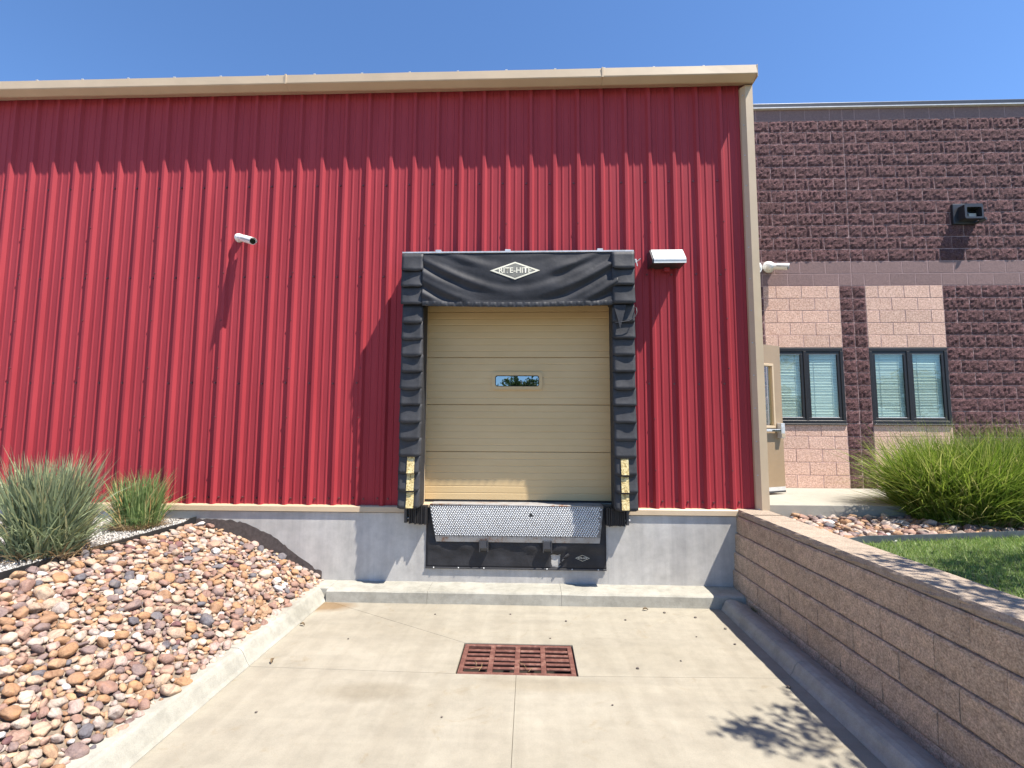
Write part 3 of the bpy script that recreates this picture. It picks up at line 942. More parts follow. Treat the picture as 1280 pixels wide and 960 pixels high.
for k in range(n): bm.faces.new((rows[k][0], rows[k][1], rows[k + 1][1], rows[k + 1][0]))
geom = bmesh.ops.extrude_face_region(bm, geom=bm.faces[:])
bmesh.ops.translate(bm, vec=(0, .014, 0), verts=[v for v in geom['geom'] if isinstance(v, bmesh.types.BMVert)])
inl(obj('lip_plate', bm, M_lipbase))
bm = bmesh.new()
a, b = lipx(LB - .001); a2, b2 = lipx(-1.365)
v_ = [bm.verts.new(p) for p in ((a, lipy(LB), LB - .001), (b, lipy(LB), LB - .001), (b2, lipy(LB) + .01, -1.365), (a2, lipy(LB) + .01, -1.365))]
bm.faces.new(v_)
geom = bmesh.ops.extrude_face_region(bm, geom=bm.faces[:])
bmesh.ops.translate(bm, vec=(0, .013, 0), verts=[v for v in geom['geom'] if isinstance(v, bmesh.types.BMVert)])
inl(obj('lip_bevel', bm, M_lipedge))
# raised treads: small lozenges, alternating directions
V = []; F = []; r = random.Random(3)
pz, pxs = .0205, .0290
nzr = int((LT - LB) / pz)
for k in range(nzr):
    z = LT - .010 - k * pz; a, b = lipx(z)
    nxr = int((b - a - .02) / pxs)
    for i in range(nxr):
        x = a + .014 + (i + (.5 if k % 2 else 0)) * pxs
        if x > b - .012: continue
        if (x - .02) ** 2 + (z + 1.04) ** 2 < .022 ** 2: continue
        t = 1 if (i + k) % 2 else -1
        L_, W_ = .0145, .0080
        c, s = math.cos(t * .8), math.sin(t * .8)
        y = lipy(z); q = len(V)
        for (du, dv) in ((-L_, 0), (0, -W_), (L_, 0), (0, W_)):
            V.append((x + du * c - dv * s, y - .0005, z + du * s + dv * c))
        for (du, dv) in ((-L_ * .75, 0), (0, -W_ * .75), (L_ * .75, 0), (0, W_ * .75)):
            V.append((x + du * c - dv * s, y - .0045, z + du * s + dv * c))
        F.append((q + 4, q + 5, q + 6, q + 7))
        for j in range(4): F.append((q + j, q + (j + 1) % 4, q + 4 + (j + 1) % 4, q + 4 + j))
o = np_mesh('treads', V, F, M_tread); inl(o); o['kind'] = 'stuff'
bm = bmesh.new(); bmesh.ops.create_cone(bm, cap_ends=True, segments=14, radius1=.016, radius2=.016, depth=.006, matrix=Matrix.Translation((.02, lipy(-1.04) - .003, -1.04)) @ Matrix.Rotation(rad(90), 4, 'X'))
inl(obj('lifting_hole', bm, M_dark))
# lip keepers
for x in (-.545, .215):
    bm = bmesh.new()
    prism(bm, [(-.066, -1.345), (-.074, -1.43), (-.055, -1.462), (-.008, -1.465), (-.008, -1.44), (-.048, -1.435), (-.055, -1.345)], 'x', x - .042, x + .042)
    bx(bm, x - .055, x - .043, -.078, -.008, -1.475, -1.335, .003); bx(bm, x + .043, x + .055, -.078, -.008, -1.475, -1.335, .003)
    lv(obj('lip_keeper', bm, M_dsteel))
# under-curtain with a torn hole
bm = bmesh.new()
nx, nz = 60, 16; g = []
def apron_y(x, z):
    if z > -1.36: return -.010
    k_ = max(0, min(1, (z + 1.685) / .10))
    return -.011 + k_ * (0 - .03 * math.exp(-((z + 1.42) / .06) ** 2) * .7 * (.5 + .5 * math.cos((x + .175) / .38 * math.pi * 2 + 3.1)) - .010 * noise.noise(Vector((x * 4, z * 7, 0))) - .006 * math.sin(x * 23 + z * 30) * max(0, noise.noise(Vector((x * 2, 1, 1))) + .3))
for k in range(nz + 1):
    row = []
    for i in range(nx + 1):
        x = -1.250 + 2.168 * i / nx; z = -1.690 + .73 * k / nz
        row.append(bm.verts.new((x, apron_y(x, z), z)))
    g.append(row)
def hole(x, z):  # torn triangular opening
    u = (x - .345) / .068; v = (z + 1.570) / .068
    return abs(v) < 1 and -1 < u < .9 - .5 * (1 - v) * .6 and not (v > .3 and u > .3 + .4 * v)
for k in range(nz):
    for i in range(nx):
        c = (g[k][i].co + g[k + 1][i + 1].co) / 2
        if hole(c.x, c.z): continue
        bm.faces.new((g[k][i], g[k][i + 1], g[k + 1][i + 1], g[k + 1][i]))
bmesh.ops.delete(bm, geom=[v for v in bm.verts if not v.link_faces], context='VERTS')
for v in bm.verts:
    if .25 < v.co.x < .45 and -1.70 < v.co.z < -1.45 and v.is_boundary and v.co.z > -1.685:
        v.co.x += rng.uniform(-.012, .012); v.co.z += rng.uniform(-.01, .01)
geom = bmesh.ops.extrude_face_region(bm, geom=bm.faces[:])
bmesh.ops.translate(bm, vec=(0, .003, 0), verts=[v for v in geom['geom'] if isinstance(v, bmesh.types.BMVert)])
ap = lv(obj('weather_apron', bm, M_vinyl, None, True))
bm = bmesh.new()
tube(bm, [(.47, -.025, -1.50), (.43, -.045, -1.52), (.39, -.055, -1.57), (.35, -.04, -1.63)], .016, 5, .007)
o = obj('torn_strap', bm, M_vinyl); o.parent = ap
o = boxes('apron_batten', [(-1.25, .918, -.022, -.015, -1.688, -1.668)], M_dsteel, None, .002); o.parent = ap
for x in (-1.15, -.85, -.545, .21, .51, .82):
    bm = bmesh.new(); bmesh.ops.create_uvsphere(bm, u_segments=8, v_segments=5, radius=.009, matrix=Matrix.Translation((x, -.023, -1.675)))
    o = obj('bolt', bm, M_steel); o.parent = ap
emblem(.635, -1.545, .085, .036, ap, lambda x, z: apron_y(x, z), 'small_emblem', 'RITE-HITE', .024, .10, .006)

# laminated bumpers
for s, (xa, xb) in enumerate(((-1.50, -1.225), (.905, 1.185))):
    BU = empty('dock_bumper', ((xa + xb) / 2, 0, -1.17))
    tag(BU, ('black laminated rubber bumper at the left end of the steel dock lip' if s == 0 else 'black laminated rubber bumper at the right end of the steel dock lip'), 'bumper', 'bumpers beside the dock lip')
    hw = (xb - xa) / 2; n = 9; wv = 2 * (hw - .03) / n
    r = random.Random(s + 5)
    bm = bmesh.new()
    for i in range(n):
        x = -hw + (.055 if s == 0 else .006) + i * wv
        bx(bm, x + .0015, x + wv - .0015, -.115 + r.uniform(-.012, .012), -.002, .02 + r.uniform(-.01, .008), .235, .003)
    obj('laminated_pads', bm, M_rubber, BU)
    side = -hw + .02 if s == 0 else hw - .018
    bm = bmesh.new(); bx(bm, side - .022, side + .01, -.10, -.001, .03, .20, .003)
    obj('angle_bracket', bm, M_dsteel, BU)
    bm = bmesh.new(); tube(bm, [(side - .03, -.06, .08), (side + .03, -.06, .08)], .012, 8)
    obj('tie_rod', bm, M_steel, BU)

# ------------------------------------------------------------------ wall light by the door
WL = empty('wall_light', (1.69, 0, 2.03))
tag(WL, 'pale box wall light on the red wall right of the loading door', 'wall light')
bm = bmesh.new(); prism(bm, [(0.03, .17), (-.085, .17), (-.215, .015), (-.215, -.03), (.03, -.03)], 'x', -.205, .195)
obj('housing', bm, M_dsteel, WL)
bm = bmesh.new(); prism(bm, [(-.05, .178), (-.089, .178), (-.224, .019), (-.224, -.035), (-.218, -.035), (-.218, .012), (-.088, .1715), (-.05, .1715)], 'x', -.187, .2)
obj('cover', bm, M_lightcover, WL)
boxes('cover_lip', [(-.187, .2, -.228, -.2245, -.002, .006)], M_steel, WL)
boxes('conduit_fitting', [(-.02, .05, -.06, -.01, -.085, -.0355)], M_red, WL, .006)

# ------------------------------------------------------------------ security cameras
def bullet_camera(name, base, tip, label, rb_=.045, rc=.033, mount_dir=(0, -1, 0), body0=.25):
    e = empty(name, base); tag(e, label, 'security camera')
    d = Vector(tip) - Vector(base); m = Vector(mount_dir)
    bm = bmesh.new()
    bmesh.ops.create_cone(bm, cap_ends=True, segments=20, radius1=rb_ * 1.05, radius2=rb_ * .9, depth=.035, matrix=Matrix.Translation(m * .017) @ m.to_track_quat('Z', 'Y').to_matrix().to_4x4())
    bmesh.ops.create_uvsphere(bm, u_segments=16, v_segments=8, radius=rb_ * .85, matrix=Matrix.Translation(m * .035))
    obj('mount', bm, M_white, e, True)
    bm = bmesh.new(); tube(bm, [m * .045, m * .05 + d * body0, ], rc * .5, 10)
    obj('arm', bm, M_white, e, True)
    a = m * .03 + d * (body0 * .8)
    bm = bmesh.new(); tube(bm, [a, a + (d - a) * .02, a + (d - a) * .95, d], rc, 16)
    obj('camera_body', bm, M_white, e)
    ax = (d - a).normalized()
    q = ax.to_track_quat('Z', 'Y').to_matrix().to_4x4()
    bm = bmesh.new(); bmesh.ops.create_cone(bm, cap_ends=True, segments=16, radius1=rc * .8, radius2=rc * .8, depth=.006, matrix=Matrix.Translation(d + ax * .004) @ q)
    obj('lens', bm, M_lens, e)
    # sun hood
    bm = bmesh.new(); rr = rc * 1.12; g = []
    side = ax.cross(Vector((0, 0, 1))).normalized(); upv = side.cross(ax)
    for t in (a + (d - a) * .25, d + ax * .02):
        g.append([bm.verts.new(t + (side * math.cos(rad(k)) + upv * math.sin(rad(k))) * rr) for k in range(-10, 191, 20)])
    for i in range(len(g[0]) - 1): bm.faces.new((g[0][i], g[0][i + 1], g[1][i + 1], g[1][i]))
    geom = bmesh.ops.extrude_face_region(bm, geom=bm.faces[:])
    for v in [v for v in geom['geom'] if isinstance(v, bmesh.types.BMVert)]: v.co *= 1.0; v.co += upv * .003
    obj('sun_hood', bm, M_white, e)
    return e
bullet_camera('security_camera', (-3.79, PAN - .002, 2.455), (-3.45, -.25, 2.30), 'small white security camera alone high on the red wall left of the door', .058, .042)
bullet_camera('security_camera', (3.905, 1.905, 2.64), (4.13, 1.74, 2.585), 'white bullet security camera on the maroon block wall near the red building corner', .095, .048)
dm = empty('dome_camera', (3.665, 1.905, 2.62)); tag(dm, 'round white dome half hidden behind the tan corner trim', 'dome camera')
bm = bmesh.new(); bmesh.ops.create_cone(bm, cap_ends=True, segments=24, radius1=.125, radius2=.118, depth=.05, matrix=Matrix.Translation((0, -.025, 0)) @ Matrix.Rotation(rad(90), 4, 'X')); obj('dome_base', bm, M_white, dm)
bm = bmesh.new(); bmesh.ops.create_uvsphere(bm, u_segments=20, v_segments=10, radius=.10, matrix=Matrix.Translation((0, -.05, 0))); obj('dome', bm, M_white, dm, True)

# ------------------------------------------------------------------ block building
BY = 1.928
BB = empty('block_building', (6.5, BY, G)); tag(BB, 'maroon and peach concrete block building with dark framed windows', 'building')
def bb(o): o.parent = BB; o.matrix_parent_inverse = Matrix.Translation(-Vector(BB.location)); return o
Z0B = 5.1717; CH = .2032; JT = .0050
W1 = (3.83, 5.033); W2 = (5.4415, 6.66)
WT, WB = 1.311, .086
# core wall behind the blocks, with openings
XE = 11.4
bm = bmesh.new()
for (a, b, c, d) in ((2.84, XE, WT, 5.375), (2.84, XE, -1.2, WB), (2.84, W1[0], WB, WT), (W1[1], W2[0], WB, WT), (W2[1], XE, WB, WT)):
    bx(bm, a, b, BY - .0015, BY + .28, c, d)
bb(obj('mortar', bm, M_mortar))
cache = {}
def block_mesh(kind, w, var):
    key = (kind, round(w, 3), var)
    if key in cache: return cache[key]
    r = random.Random(hash((kind, var)) % 1000 + var * 13)
    bm = bmesh.new(); h = CH
    x0, x1, z0, z1 = JT, w - JT, JT, h - JT
    if kind == 'split':
        nx = max(4, int(round(w / .034))); nz = 5; g = []
        for k in range(nz + 1):
            row = []
            for i in range(nx + 1):
                e = (i in (0, nx)) or (k in (0, nz))
                d = -(.001 + r.random() * .006) if e else -(.004 + r.random() * .020)
                jx = 0 if e else r.uniform(-.008, .008); jz = 0 if e else r.uniform(-.008, .008)
                row.append(bm.verts.new((x0 + (x1 - x0) * i / nx + jx, d, z0 + (z1 - z0) * k / nz + jz)))
            g.append(row)
        for k in range(nz):
            for i in range(nx): bm.faces.new((g[k][i], g[k][i + 1], g[k + 1][i + 1], g[k + 1][i]))
        loop = g[0] + [g[k][nx] for k in range(1, nz + 1)] + g[nz][-2::-1] + [g[k][0] for k in range(nz - 1, 0, -1)]
    else:
        d = .0
        g = [bm.verts.new(p) for p in ((x0 + .003, d, z0 + .003), (x1 - .003, d, z0 + .003), (x1 - .003, d, z1 - .003), (x0 + .003, d, z1 - .003))]
        bm.faces.new(g)
        o = [bm.verts.new(p) for p in ((x0, d + .003, z0), (x1, d + .003, z0), (x1, d + .003, z1), (x0, d + .003, z1))]
        for i in range(4): bm.faces.new((g[i], o[i], o[(i + 1) % 4], g[(i + 1) % 4]))
        loop = o
    back = [bm.verts.new((v.co.x, .012, v.co.z)) for v in loop]
    n = len(loop)
    for i in range(n): bm.faces.new((loop[i], back[i], back[(i + 1) % n], loop[(i + 1) % n]))
    me = fin(bm, kind + '_block')
    if kind == 'split':
        me.materials.append(M_split)
    else: me.materials.append(M_smooth if kind == 'smooth' else M_light)
    cache[key] = me
    return me
CJ = 5.238; BL = .4064
stuffV = []; counts = {}
for i in range(-1, 31):
    zt = Z0B - CH * i; zb = zt - CH
    even = (i % 2 == 0)
    cuts = set()
    off = 0 if even else BL / 2
    k = -7
    x = CJ + off - 7 * BL
    while x < XE:
        if x > 2.84: cuts.add(round(x, 4))
        x += BL
    cuts.add(CJ); cuts.add(2.845); cuts.add(XE)
    if i >= 14:
        for b in (3.816, 5.035, 5.441, 6.660): cuts.add(b)
        cuts = set(c for c in cuts if not any(abs(c - b) < .02 and c != b for b in (3.816, 5.035, 5.441, 6.660)))
    cuts = sorted(cuts)
    for a, b in zip(cuts, cuts[1:]):
        if b - a < .03: continue
        xm = (a + b) / 2
        kind = 'split'
        if i in (-1, 12, 13): kind = 'smooth'
        elif i >= 14 and (3.816 < xm < 5.035 or 5.441 < xm < 6.66): kind = 'light'
        if 19 <= i <= 24 and (W1[0] - .01 < xm < W1[1] + .01 or W2[0] - .01 < xm < W2[1]): continue
        if zb < -.93: continue
        me = block_mesh(kind, b - a, rng.randrange(7) if kind == 'split' else 0)
        yl = BY - .004 + (rng.uniform(-.002, .001))
        if kind == 'split': yl = BY + .0
        elif kind == 'smooth': yl = BY - .004
        vis = 3.7 < a < 8.35 and counts.get(kind, 0) < 296
        if vis:
            nm = {'split': 'split_face_block', 'smooth': 'smooth_block', 'light': 'pale_block'}[kind]
            o = bb(link(nm, me, None)); o.location = (a, yl, zb)
            counts[kind] = counts.get(kind, 0) + 1
        else: stuffV.append((me, a, yl, zb))
bm = bmesh.new()
mats = {M_split.name: 0, M_smooth.name: 1, M_light.name: 2}
for me, a, y, z in stuffV:
    n0 = len(bm.faces); v0 = len(bm.verts)
    bm.from_mesh(me); bm.verts.ensure_lookup_table(); bm.faces.ensure_lookup_table()
    for v in bm.verts[v0:]: v.co += Vector((a, y, z))
    mi = mats[me.materials[0].name]
    for f in bm.faces[n0:]: f.material_index = mi
me = fin(bm, 'blocks')
for m in (M_split, M_smooth, M_light): me.materials.append(m)
o = bb(link('side_blocks', me, None)); o['kind'] = 'stuff'
# parapet
bb(boxes('parapet_cap', [(2.84, XE + .05, BY - .05, BY + .35, 5.385, 5.455)], M_cap, None, .006))
bb(boxes('parapet_drip', [(2.84, XE + .05, BY - .058, BY - .0, 5.368, 5.3845)], M_capw))
bb(boxes('roof', [(2.84, XE, BY + .2, 14, 5.0, 5.1)], M_cap))
bb(boxes('end_wall', [(XE - .2, XE, BY + .29, 14, -1.2, 5.37)], M_mortar))
# windows
for (xa, xb) in (W1, W2):
    wroot = boxes('window', [(xa + .002, xb - .002, BY - .006, BY + .08, WT - .055, WT - .004), (xa + .002, xb - .002, BY - .006, BY + .08, WB + .002, WB + .055),
                             (xa + .002, xa + .05, BY - .006, BY + .08, WB + .0555, WT - .0555), (xb - .05, xb - .002, BY - .006, BY + .08, WB + .0555, WT - .0555),
                             ((xa + xb) / 2 - .025, (xa + xb) / 2 + .025, BY - .006, BY + .08, WB + .0555, WT - .0555)], M_bronze, None, .004)
    bb(wroot)
    xm = (xa + xb) / 2
    for (a, b) in ((xa + .0505, xm - .0255), (xm + .0255, xb - .0505)):
        z0, z1 = WB + .056, WT - .056; t = .045
        f = boxes('sash', [(a, b, BY + .004, BY + .032, z0, z0 + t), (a, b, BY + .004, BY + .032, z1 - t, z1), (a, a + t, BY + .004, BY + .032, z0 + t + .0004, z1 - t - .0004), (b - t, b, BY + .004, BY + .032, z0 + t + .0004, z1 - t - .0004)], M_bronze, None, .003)
        f.parent = wroot
        p = boxes('pane', [(a + t * .8, b - t * .8, BY + .018, BY + .022, z0 + t * .8, z1 - t * .8)], M_glass); p.parent = wroot
        # glazing bead, pale line round the pane
        p = boxes('glazing_bead', [(a + t, b - t, BY + .010, BY + .0165, z0 + t, z0 + t + .008), (a + t, b - t, BY + .010, BY + .0165, z1 - t - .008, z1 - t)], M_capw); p.parent = wroot
        bm = bmesh.new(); n = 44; hh = (z1 - z0) / n
        for i in range(n):
            z = z0 + i * hh; dy = rng.uniform(-.002, .002)
            vs_ = [bm.verts.new(q) for q in ((a + .01, BY + .036 + dy, z), (b - .01, BY + .036 + dy, z), (b - .01, BY + .050 + dy, z + hh * .93), (a + .01, BY + .050 + dy, z + hh * .93))]
            bm.faces.new(vs_)
        p = obj('blind', bm, M_blind); p.parent = wroot
        bm = bmesh.new()
        for cx in (a + (b - a) * .24, a + (b - a) * .78): tube(bm, [(cx, BY + .034, z0), (cx, BY + .034, z1)], .0025, 4)
        p = obj('blind_cord', bm, M_capw); p.parent = wroot
    q = boxes('room_backing', [(xa, xb, BY + .16, BY + .18, WB, WT)], M_dark); q.parent = wroot
    q = boxes('sill', [(xa + .0, xb - .0, BY - .03, BY + .008, WB - .018, WB + .0015)], M_bronze, None, .003); q.parent = wroot

# floodlight ------------------------------------------------------------
FL = empty('flood_light', (7.07, BY - .02, 3.50)); tag(FL, 'black square wall floodlight high on the maroon block wall', 'floodlight')
bm = bmesh.new()
bx(bm, -.19, .19, -.03, .02, -.17, .17, .012)
obj('back_plate', bm, M_black, FL)
o = ring('hood', rrect(-.11, .18, -.13, .115, .03), rrect(-.075, .155, -.10, .06, .02), -.15, -.028, M_black, FL)
boxes('reflector', [(-.076, .156, -.045, -.035, -.10, .06)], M_lens, FL)
boxes('lamp_lens', [(.0, .12, -.09, -.05, -.085, -.02)], simple('frosted_lens', (.42, .38, .30), .3), FL, .004)
boxes('hood_rim', [(-.07, .15, -.14, -.10, -.115, -.101)], simple('worn_rim', (.30, .26, .2), .4), FL, .002)
bm = bmesh.new(); tube(bm, [(.165, -.09, -.15), (.20, -.16, -.135)], .036, 12, .030); obj('photocell', bm, M_black, FL, False)
bm = bmesh.new(); tube(bm, [(.15, -.02, -.165), (.165, -.09, -.155)], .02, 8); obj('photocell_arm', bm, M_black, FL)

# ------------------------------------------------------------------ personnel door standing open
PD = empty('door', (0, 0, 0)); rb(PD)
hx0, hy0 = 2.86, .83; fx, fy = 3.655, 1.215
dv = Vector((fx - hx0, fy - hy0, 0)); Ld = dv.length; ang = math.atan2(dv.y, dv.x)
def pdp(o): o.parent = PD; return o
PD.location = (hx0, hy0, -G * 0 + 0); PD.rotation_euler = (0, 0, ang)
dz0, dz1 = -.905, 1.215
M_pdoor = simple('brown_door_paint', (.30, .215, .135), .4, 0, .08, 4, .05)
gl = (Ld - .42, Ld - .20)   # lite in door-width coordinates
bm = bmesh.new()
for (a, b, c, d) in ((0, Ld - .44, dz0 + .09, dz1), (Ld - .44, Ld - .17, .93, dz1), (Ld - .44, Ld - .17, dz0 + .09, .03), (Ld - .17, Ld, dz0 + .09, dz1)):
    bx(bm, a, b, -.022, .022, c, d)
bmesh.ops.remove_doubles(bm, verts=bm.verts, dist=1e-5)
pdp(obj('door_leaf', bm, M_pdoor))
pdp(boxes('lite_frame', [(Ld - .455, Ld - .155, -.034, .034, .905, .94), (Ld - .455, Ld - .155, -.034, .034, .015, .05), (Ld - .455, Ld - .425, -.034, .034, .0505, .9045), (Ld - .19, Ld - .155, -.034, .034, .0505, .9045)], M_tan, None, .004))
pdp(boxes('lite_pane', [(Ld - .43, Ld - .185, -.003, .003, .045, .91)], M_glass))
pdp(boxes('kick_plate', [(0, Ld, -.024, .024, dz0 + .035, dz0 + .0895)], M_capw))
pdp(boxes('door_sweep', [(0, Ld, -.026, .026, dz0 + .01, dz0 + .0345)], M_dsteel))
pdp(boxes('panic_bar', [(.05, Ld - .13, -.085, -.045, -.035, .0)], M_steel, None, .006))
pdp(boxes('latch_case', [(Ld - .13, Ld - .05, -.095, -.0225, -.13, .085)], M_steel, None, .01))
pdp(boxes('latch_cover', [(Ld - .125, Ld - .055, -.098, -.0955, -.12, -.06)], M_tand))
pdp(boxes('bar_end', [(Ld - .30, Ld - .1305, -.0895, -.0855, -.03, -.012)], M_lens))
# ------------------------------------------------------------------ concrete walk behind
wk = empty('walkway', (4, 1, -.92)); wk['kind'] = 'structure'
for a, b in ((2.845, 5.35), (5.354, 7.9), (7.904, XE + 3)):
    o = boxes('walk_slab', [(a, b, .16, BY + .006, -1.10, -.922)], M_walk, None, .008); o.parent = wk; o.matrix_parent_inverse = Matrix.Translation((-4, -1, .92))

# ------------------------------------------------------------------ retaining wall
RW = empty('retaining_wall', (2.5, -4, RZ)); tag(RW, 'brown block retaining wall with flat cap running along the right of the ramp', 'retaining wall')
def rw(o): o.parent = RW; o.matrix_parent_inverse = Matrix.Translation(-Vector(RW.location)); return o
rcache = {}
def ret_mesh(L, h, dep, var, kind):
    key = (round(L, 3), round(h, 3), var, kind)
    if key in rcache: return rcache[key]
    r = random.Random(var * 7 + 1); bm = bmesh.new()
    g = []; ny, nz = max(3, int(L / .08)), 4
    jj = .0022
    for k in range(nz + 1):
        row = []
        for i in range(ny + 1):
            e = i in (0, ny); ez = k in (0, nz)
            y = -(jj + (L - 2 * jj) * i / ny); z = .0015 + (h - .003) * k / nz
            if kind == 'cap': d = (.004 if ez else -.004 + r.uniform(-.007, .005)) + (.004 if e else 0)
            else: d = (.009 if k == nz else .006 if k == 0 else r.uniform(-.004, .003)) + (.003 if e else 0)
            if k == 1 and kind != 'cap': z -= .034
            if k == nz - 1 and kind != 'cap': z += .034
            row.append(bm.verts.new((d, y, z)))
        g.append(row)
    for k in range(nz):
        for i in range(ny): bm.faces.new((g[k][i], g[k + 1][i], g[k + 1][i + 1], g[k][i + 1]))
    def back(v): return bm.verts.new((dep, v.co.y, v.co.z))
    loop = g[0] + [g[k][ny] for k in range(1, nz + 1)] + g[nz][-2::-1] + [g[k][0] for k in range(nz - 1, 0, -1)]
    B = [back(v) for v in loop]; n = len(loop)
    for i in range(n): bm.faces.new((loop[i], loop[(i + 1) % n], B[(i + 1) % n], B[i]))
    me = fin(bm, 'ret_block'); me.materials.append(M_retcap if kind == 'cap' else M_ret)
    rcache[key] = me; return me
rows = [(-1.030, -1.232, 2.462, -.36), (-1.232, -1.447, 2.44, -.13), (-1.447, -1.650, 2.42, -.31), (-1.650, -1.855, 2.40, -.17), (-1.855, -2.06, 2.397, -.34)]
for zt, zb, xf, y1 in rows:
    y = -.0005; first = True
    while y > -9.5:
        L = -y1 if first else .455
        o = rw(link('wall_block', ret_mesh(L, zt - zb, .30, 0 if first else rng.randrange(6), 'body'), None)); o.location = (xf + rng.uniform(-.0015, .0015), y, zb)
        y -= L; first = False
y = .045; cj = [-.36]
first = True
while y > -9.5:
    L = .405 if first else .38
    o = rw(link('cap_block', ret_mesh(L, .075, .335, 10 + rng.randrange(6), 'cap'), None)); o.location = (2.480 + rng.uniform(-.001, .001), y - (0 if not first else .046), -1.030)
    y -= L; first = False
rw(boxes('wall_core', [(2.50, 2.76, -9.6, -.001, -2.2, -1.04)], M_retback))
wd = bmesh.new()
for i in range(26):
    a = rng.uniform(0, 6.28); L = rng.uniform(.02, .06)
    b0 = Vector((2.375 + rng.uniform(-.012, .012), -.60 + rng.uniform(-.04, .04), -1.91))
    t = b0 + Vector((-abs(math.cos(a)) * L * .7, math.sin(a) * L, L * .9))
    s = Vector((0, .006, 0)); wd.faces.new([wd.verts.new(p) for p in (b0 - s, b0 + s, t)])
tag(obj('weed', wd, M_tree), 'tiny dark weed growing at the foot of the retaining wall', 'weed')

# ------------------------------------------------------------------ stones
def stone_variants(n, sub):
    out = []
    for v in range(n):
        bm = bmesh.new(); bmesh.ops.create_icosphere(bm, subdivisions=sub, radius=1)
        r = random.Random(v * 31 + sub)
        sx, sy, sz = r.uniform(.85, 1.2), r.uniform(.62, .95), r.uniform(.42, .68)
        o = Vector((r.uniform(0, 50), r.uniform(0, 50), 0)); ang_ = r.uniform(.2, .5)
        pl = [Vector((r.gauss(0, 1), r.gauss(0, 1), r.gauss(0, 1))).normalized() for _ in range(8)]
        lim = [r.uniform(.62, .92) for _ in pl]
        for vv in bm.verts:
            p = vv.co.copy(); p *= 1 + ang_ * noise.noise(p * 1.3 + o) 
            for q, l in zip(pl, lim):
                dd = p.dot(q)
                if dd > l: p -= q * (dd - l) * .75
            vv.co = (p.x * sx, p.y * sy, p.z * sz)
        me = fin(bm, 'stone', True); me.materials.append(M_stone); out.append(me)
    return out
SV2 = stone_variants(14, 3)
SV1 = stone_variants(14, 2)
def mesh_np(me):
    V = np.zeros(len(me.vertices) * 3, np.float32); me.vertices.foreach_get('co', V)
    F = np.zeros(len(me.polygons) * 3, np.int32); me.loops.foreach_get('vertex_index', F)
    return V.reshape(-1, 3), F.reshape(-1, 3)
NP1 = [mesh_np(m) for m in SV1]
def scatter(region, zfun, sizes, tries, seed, pack=.80):
    """dart throwing; big stones first"""
    r = random.Random(seed); cell = .12; grid = {}; out = []
    for (rmin, rmax, n) in sizes:
        for _ in range(n):
            x, y = region(r)
            if x is None: continue
            R = r.uniform(rmin, rmax)
            cx, cy = int(x // cell), int(y // cell); ok = True
            for i in (-2, -1, 0, 1, 2):
                for j in (-2, -1, 0, 1, 2):
                    for (a, b, q) in grid.get((cx + i, cy + j), ()):
                        if (a - x) ** 2 + (b - y) ** 2 < ((R + q) * pack) ** 2: ok = False; break
                    if not ok: break
                if not ok: break
            if not ok: continue
            grid.setdefault((cx, cy), []).append((x, y, R)); out.append((x, y, R))
    return out
def place_stones(root, L, zfun, camera_pick, off, seed, nind):
    r = random.Random(seed)
    cp = Vector((0, -6.03, 0))
    sc = sorted(L, key=lambda s: -(s[2] / (Vector((s[0], s[1], -1.6)) - cp).length if camera_pick(s) else 0))
    Vs = []; Fs = []; n0 = 0
    for i, (x, y, R) in enumerate(sc):
        z = zfun(x, y); e = .02
        gx = (zfun(x + e, y) - zfun(x - e, y)) / (2 * e)
        rot = Matrix.Rotation(math.atan(-gx), 3, 'Y') @ Matrix.Rotation(r.gauss(0, .28), 3, 'X') @ Matrix.Rotation(r.gauss(0, .28), 3, 'Y') @ Matrix.Rotation(r.uniform(0, 6.28), 3, 'Z')
        p = Vector((x, y, z + R * r.uniform(.18, .5) + off))
        k = r.randrange(14)
        if i < nind:
            o = link('river_stone', SV2[k], None, root)
            o.matrix_local = Matrix.Translation(p - Vector(root.location)) @ (rot @ Matrix.Scale(R, 3)).to_4x4()
        else:
            V, F = NP1[k]; m = np.array(rot) * R
            Vs.append(V @ m.T + np.array(p)); Fs.append(F + n0); n0 += len(V)
    o = np_mesh('river_stones', np.concatenate(Vs) - np.array(root.location), np.concatenate(Fs), M_stones, root, True, 'stuff')
# left slope
prx = [-4.2, -3.95, -3.56, -3.3, -3.05, -2.8, -2.59, -2.5, -2.35]
prz = [-1.165, -1.20, -1.335, -1.44, -1.54, -1.655, -1.775, -1.83, -1.86]
def zl(x, y):
    return float(np.interp(x, prx, prz)) - .035 + .012 * noise.noise(Vector((x * 1.5, y * 1.5, 0)))
LBx = empty('rock_bed', (-3.4, -3, -1.7)); LBx['kind'] = 'structure'
bm = bmesh.new(); g = []
xsr = np.linspace(-4.12, -2.50, 22); ysr = np.linspace(0, -11, 60)
for y in ysr: g.append([bm.verts.new((x + 3.4, y + 3, zl(x, y) + 1.7)) for x in xsr])
for k in range(len(ysr) - 1):
    for i in range(len(xsr) - 1): bm.faces.new((g[k][i], g[k][i + 1], g[k + 1][i + 1], g[k + 1][i]))
obj('bed_soil', bm, simple('bed_soil', (.20, .155, .115), .95, var=.4, sc=30, bs=.8), LBx, True)
def regL(r): 
    y = -.02 - 5.6 * r.random(); x = -4.10 + 1.62 * r.random()
    return x, y
S1 = scatter(regL, zl, [(.06, .08, 50), (.042, .058, 1300), (.029, .043, 9000), (.018, .028, 22000)], 0, 5, .76)
def seen(s):
    x, y, R = s; d = y + 6.03
    return d > .9 and x / d > -1.12 and (zl(x, y)) / d > -.80
place_stones(LBx, S1, zl, seen, .012, 9, 298)
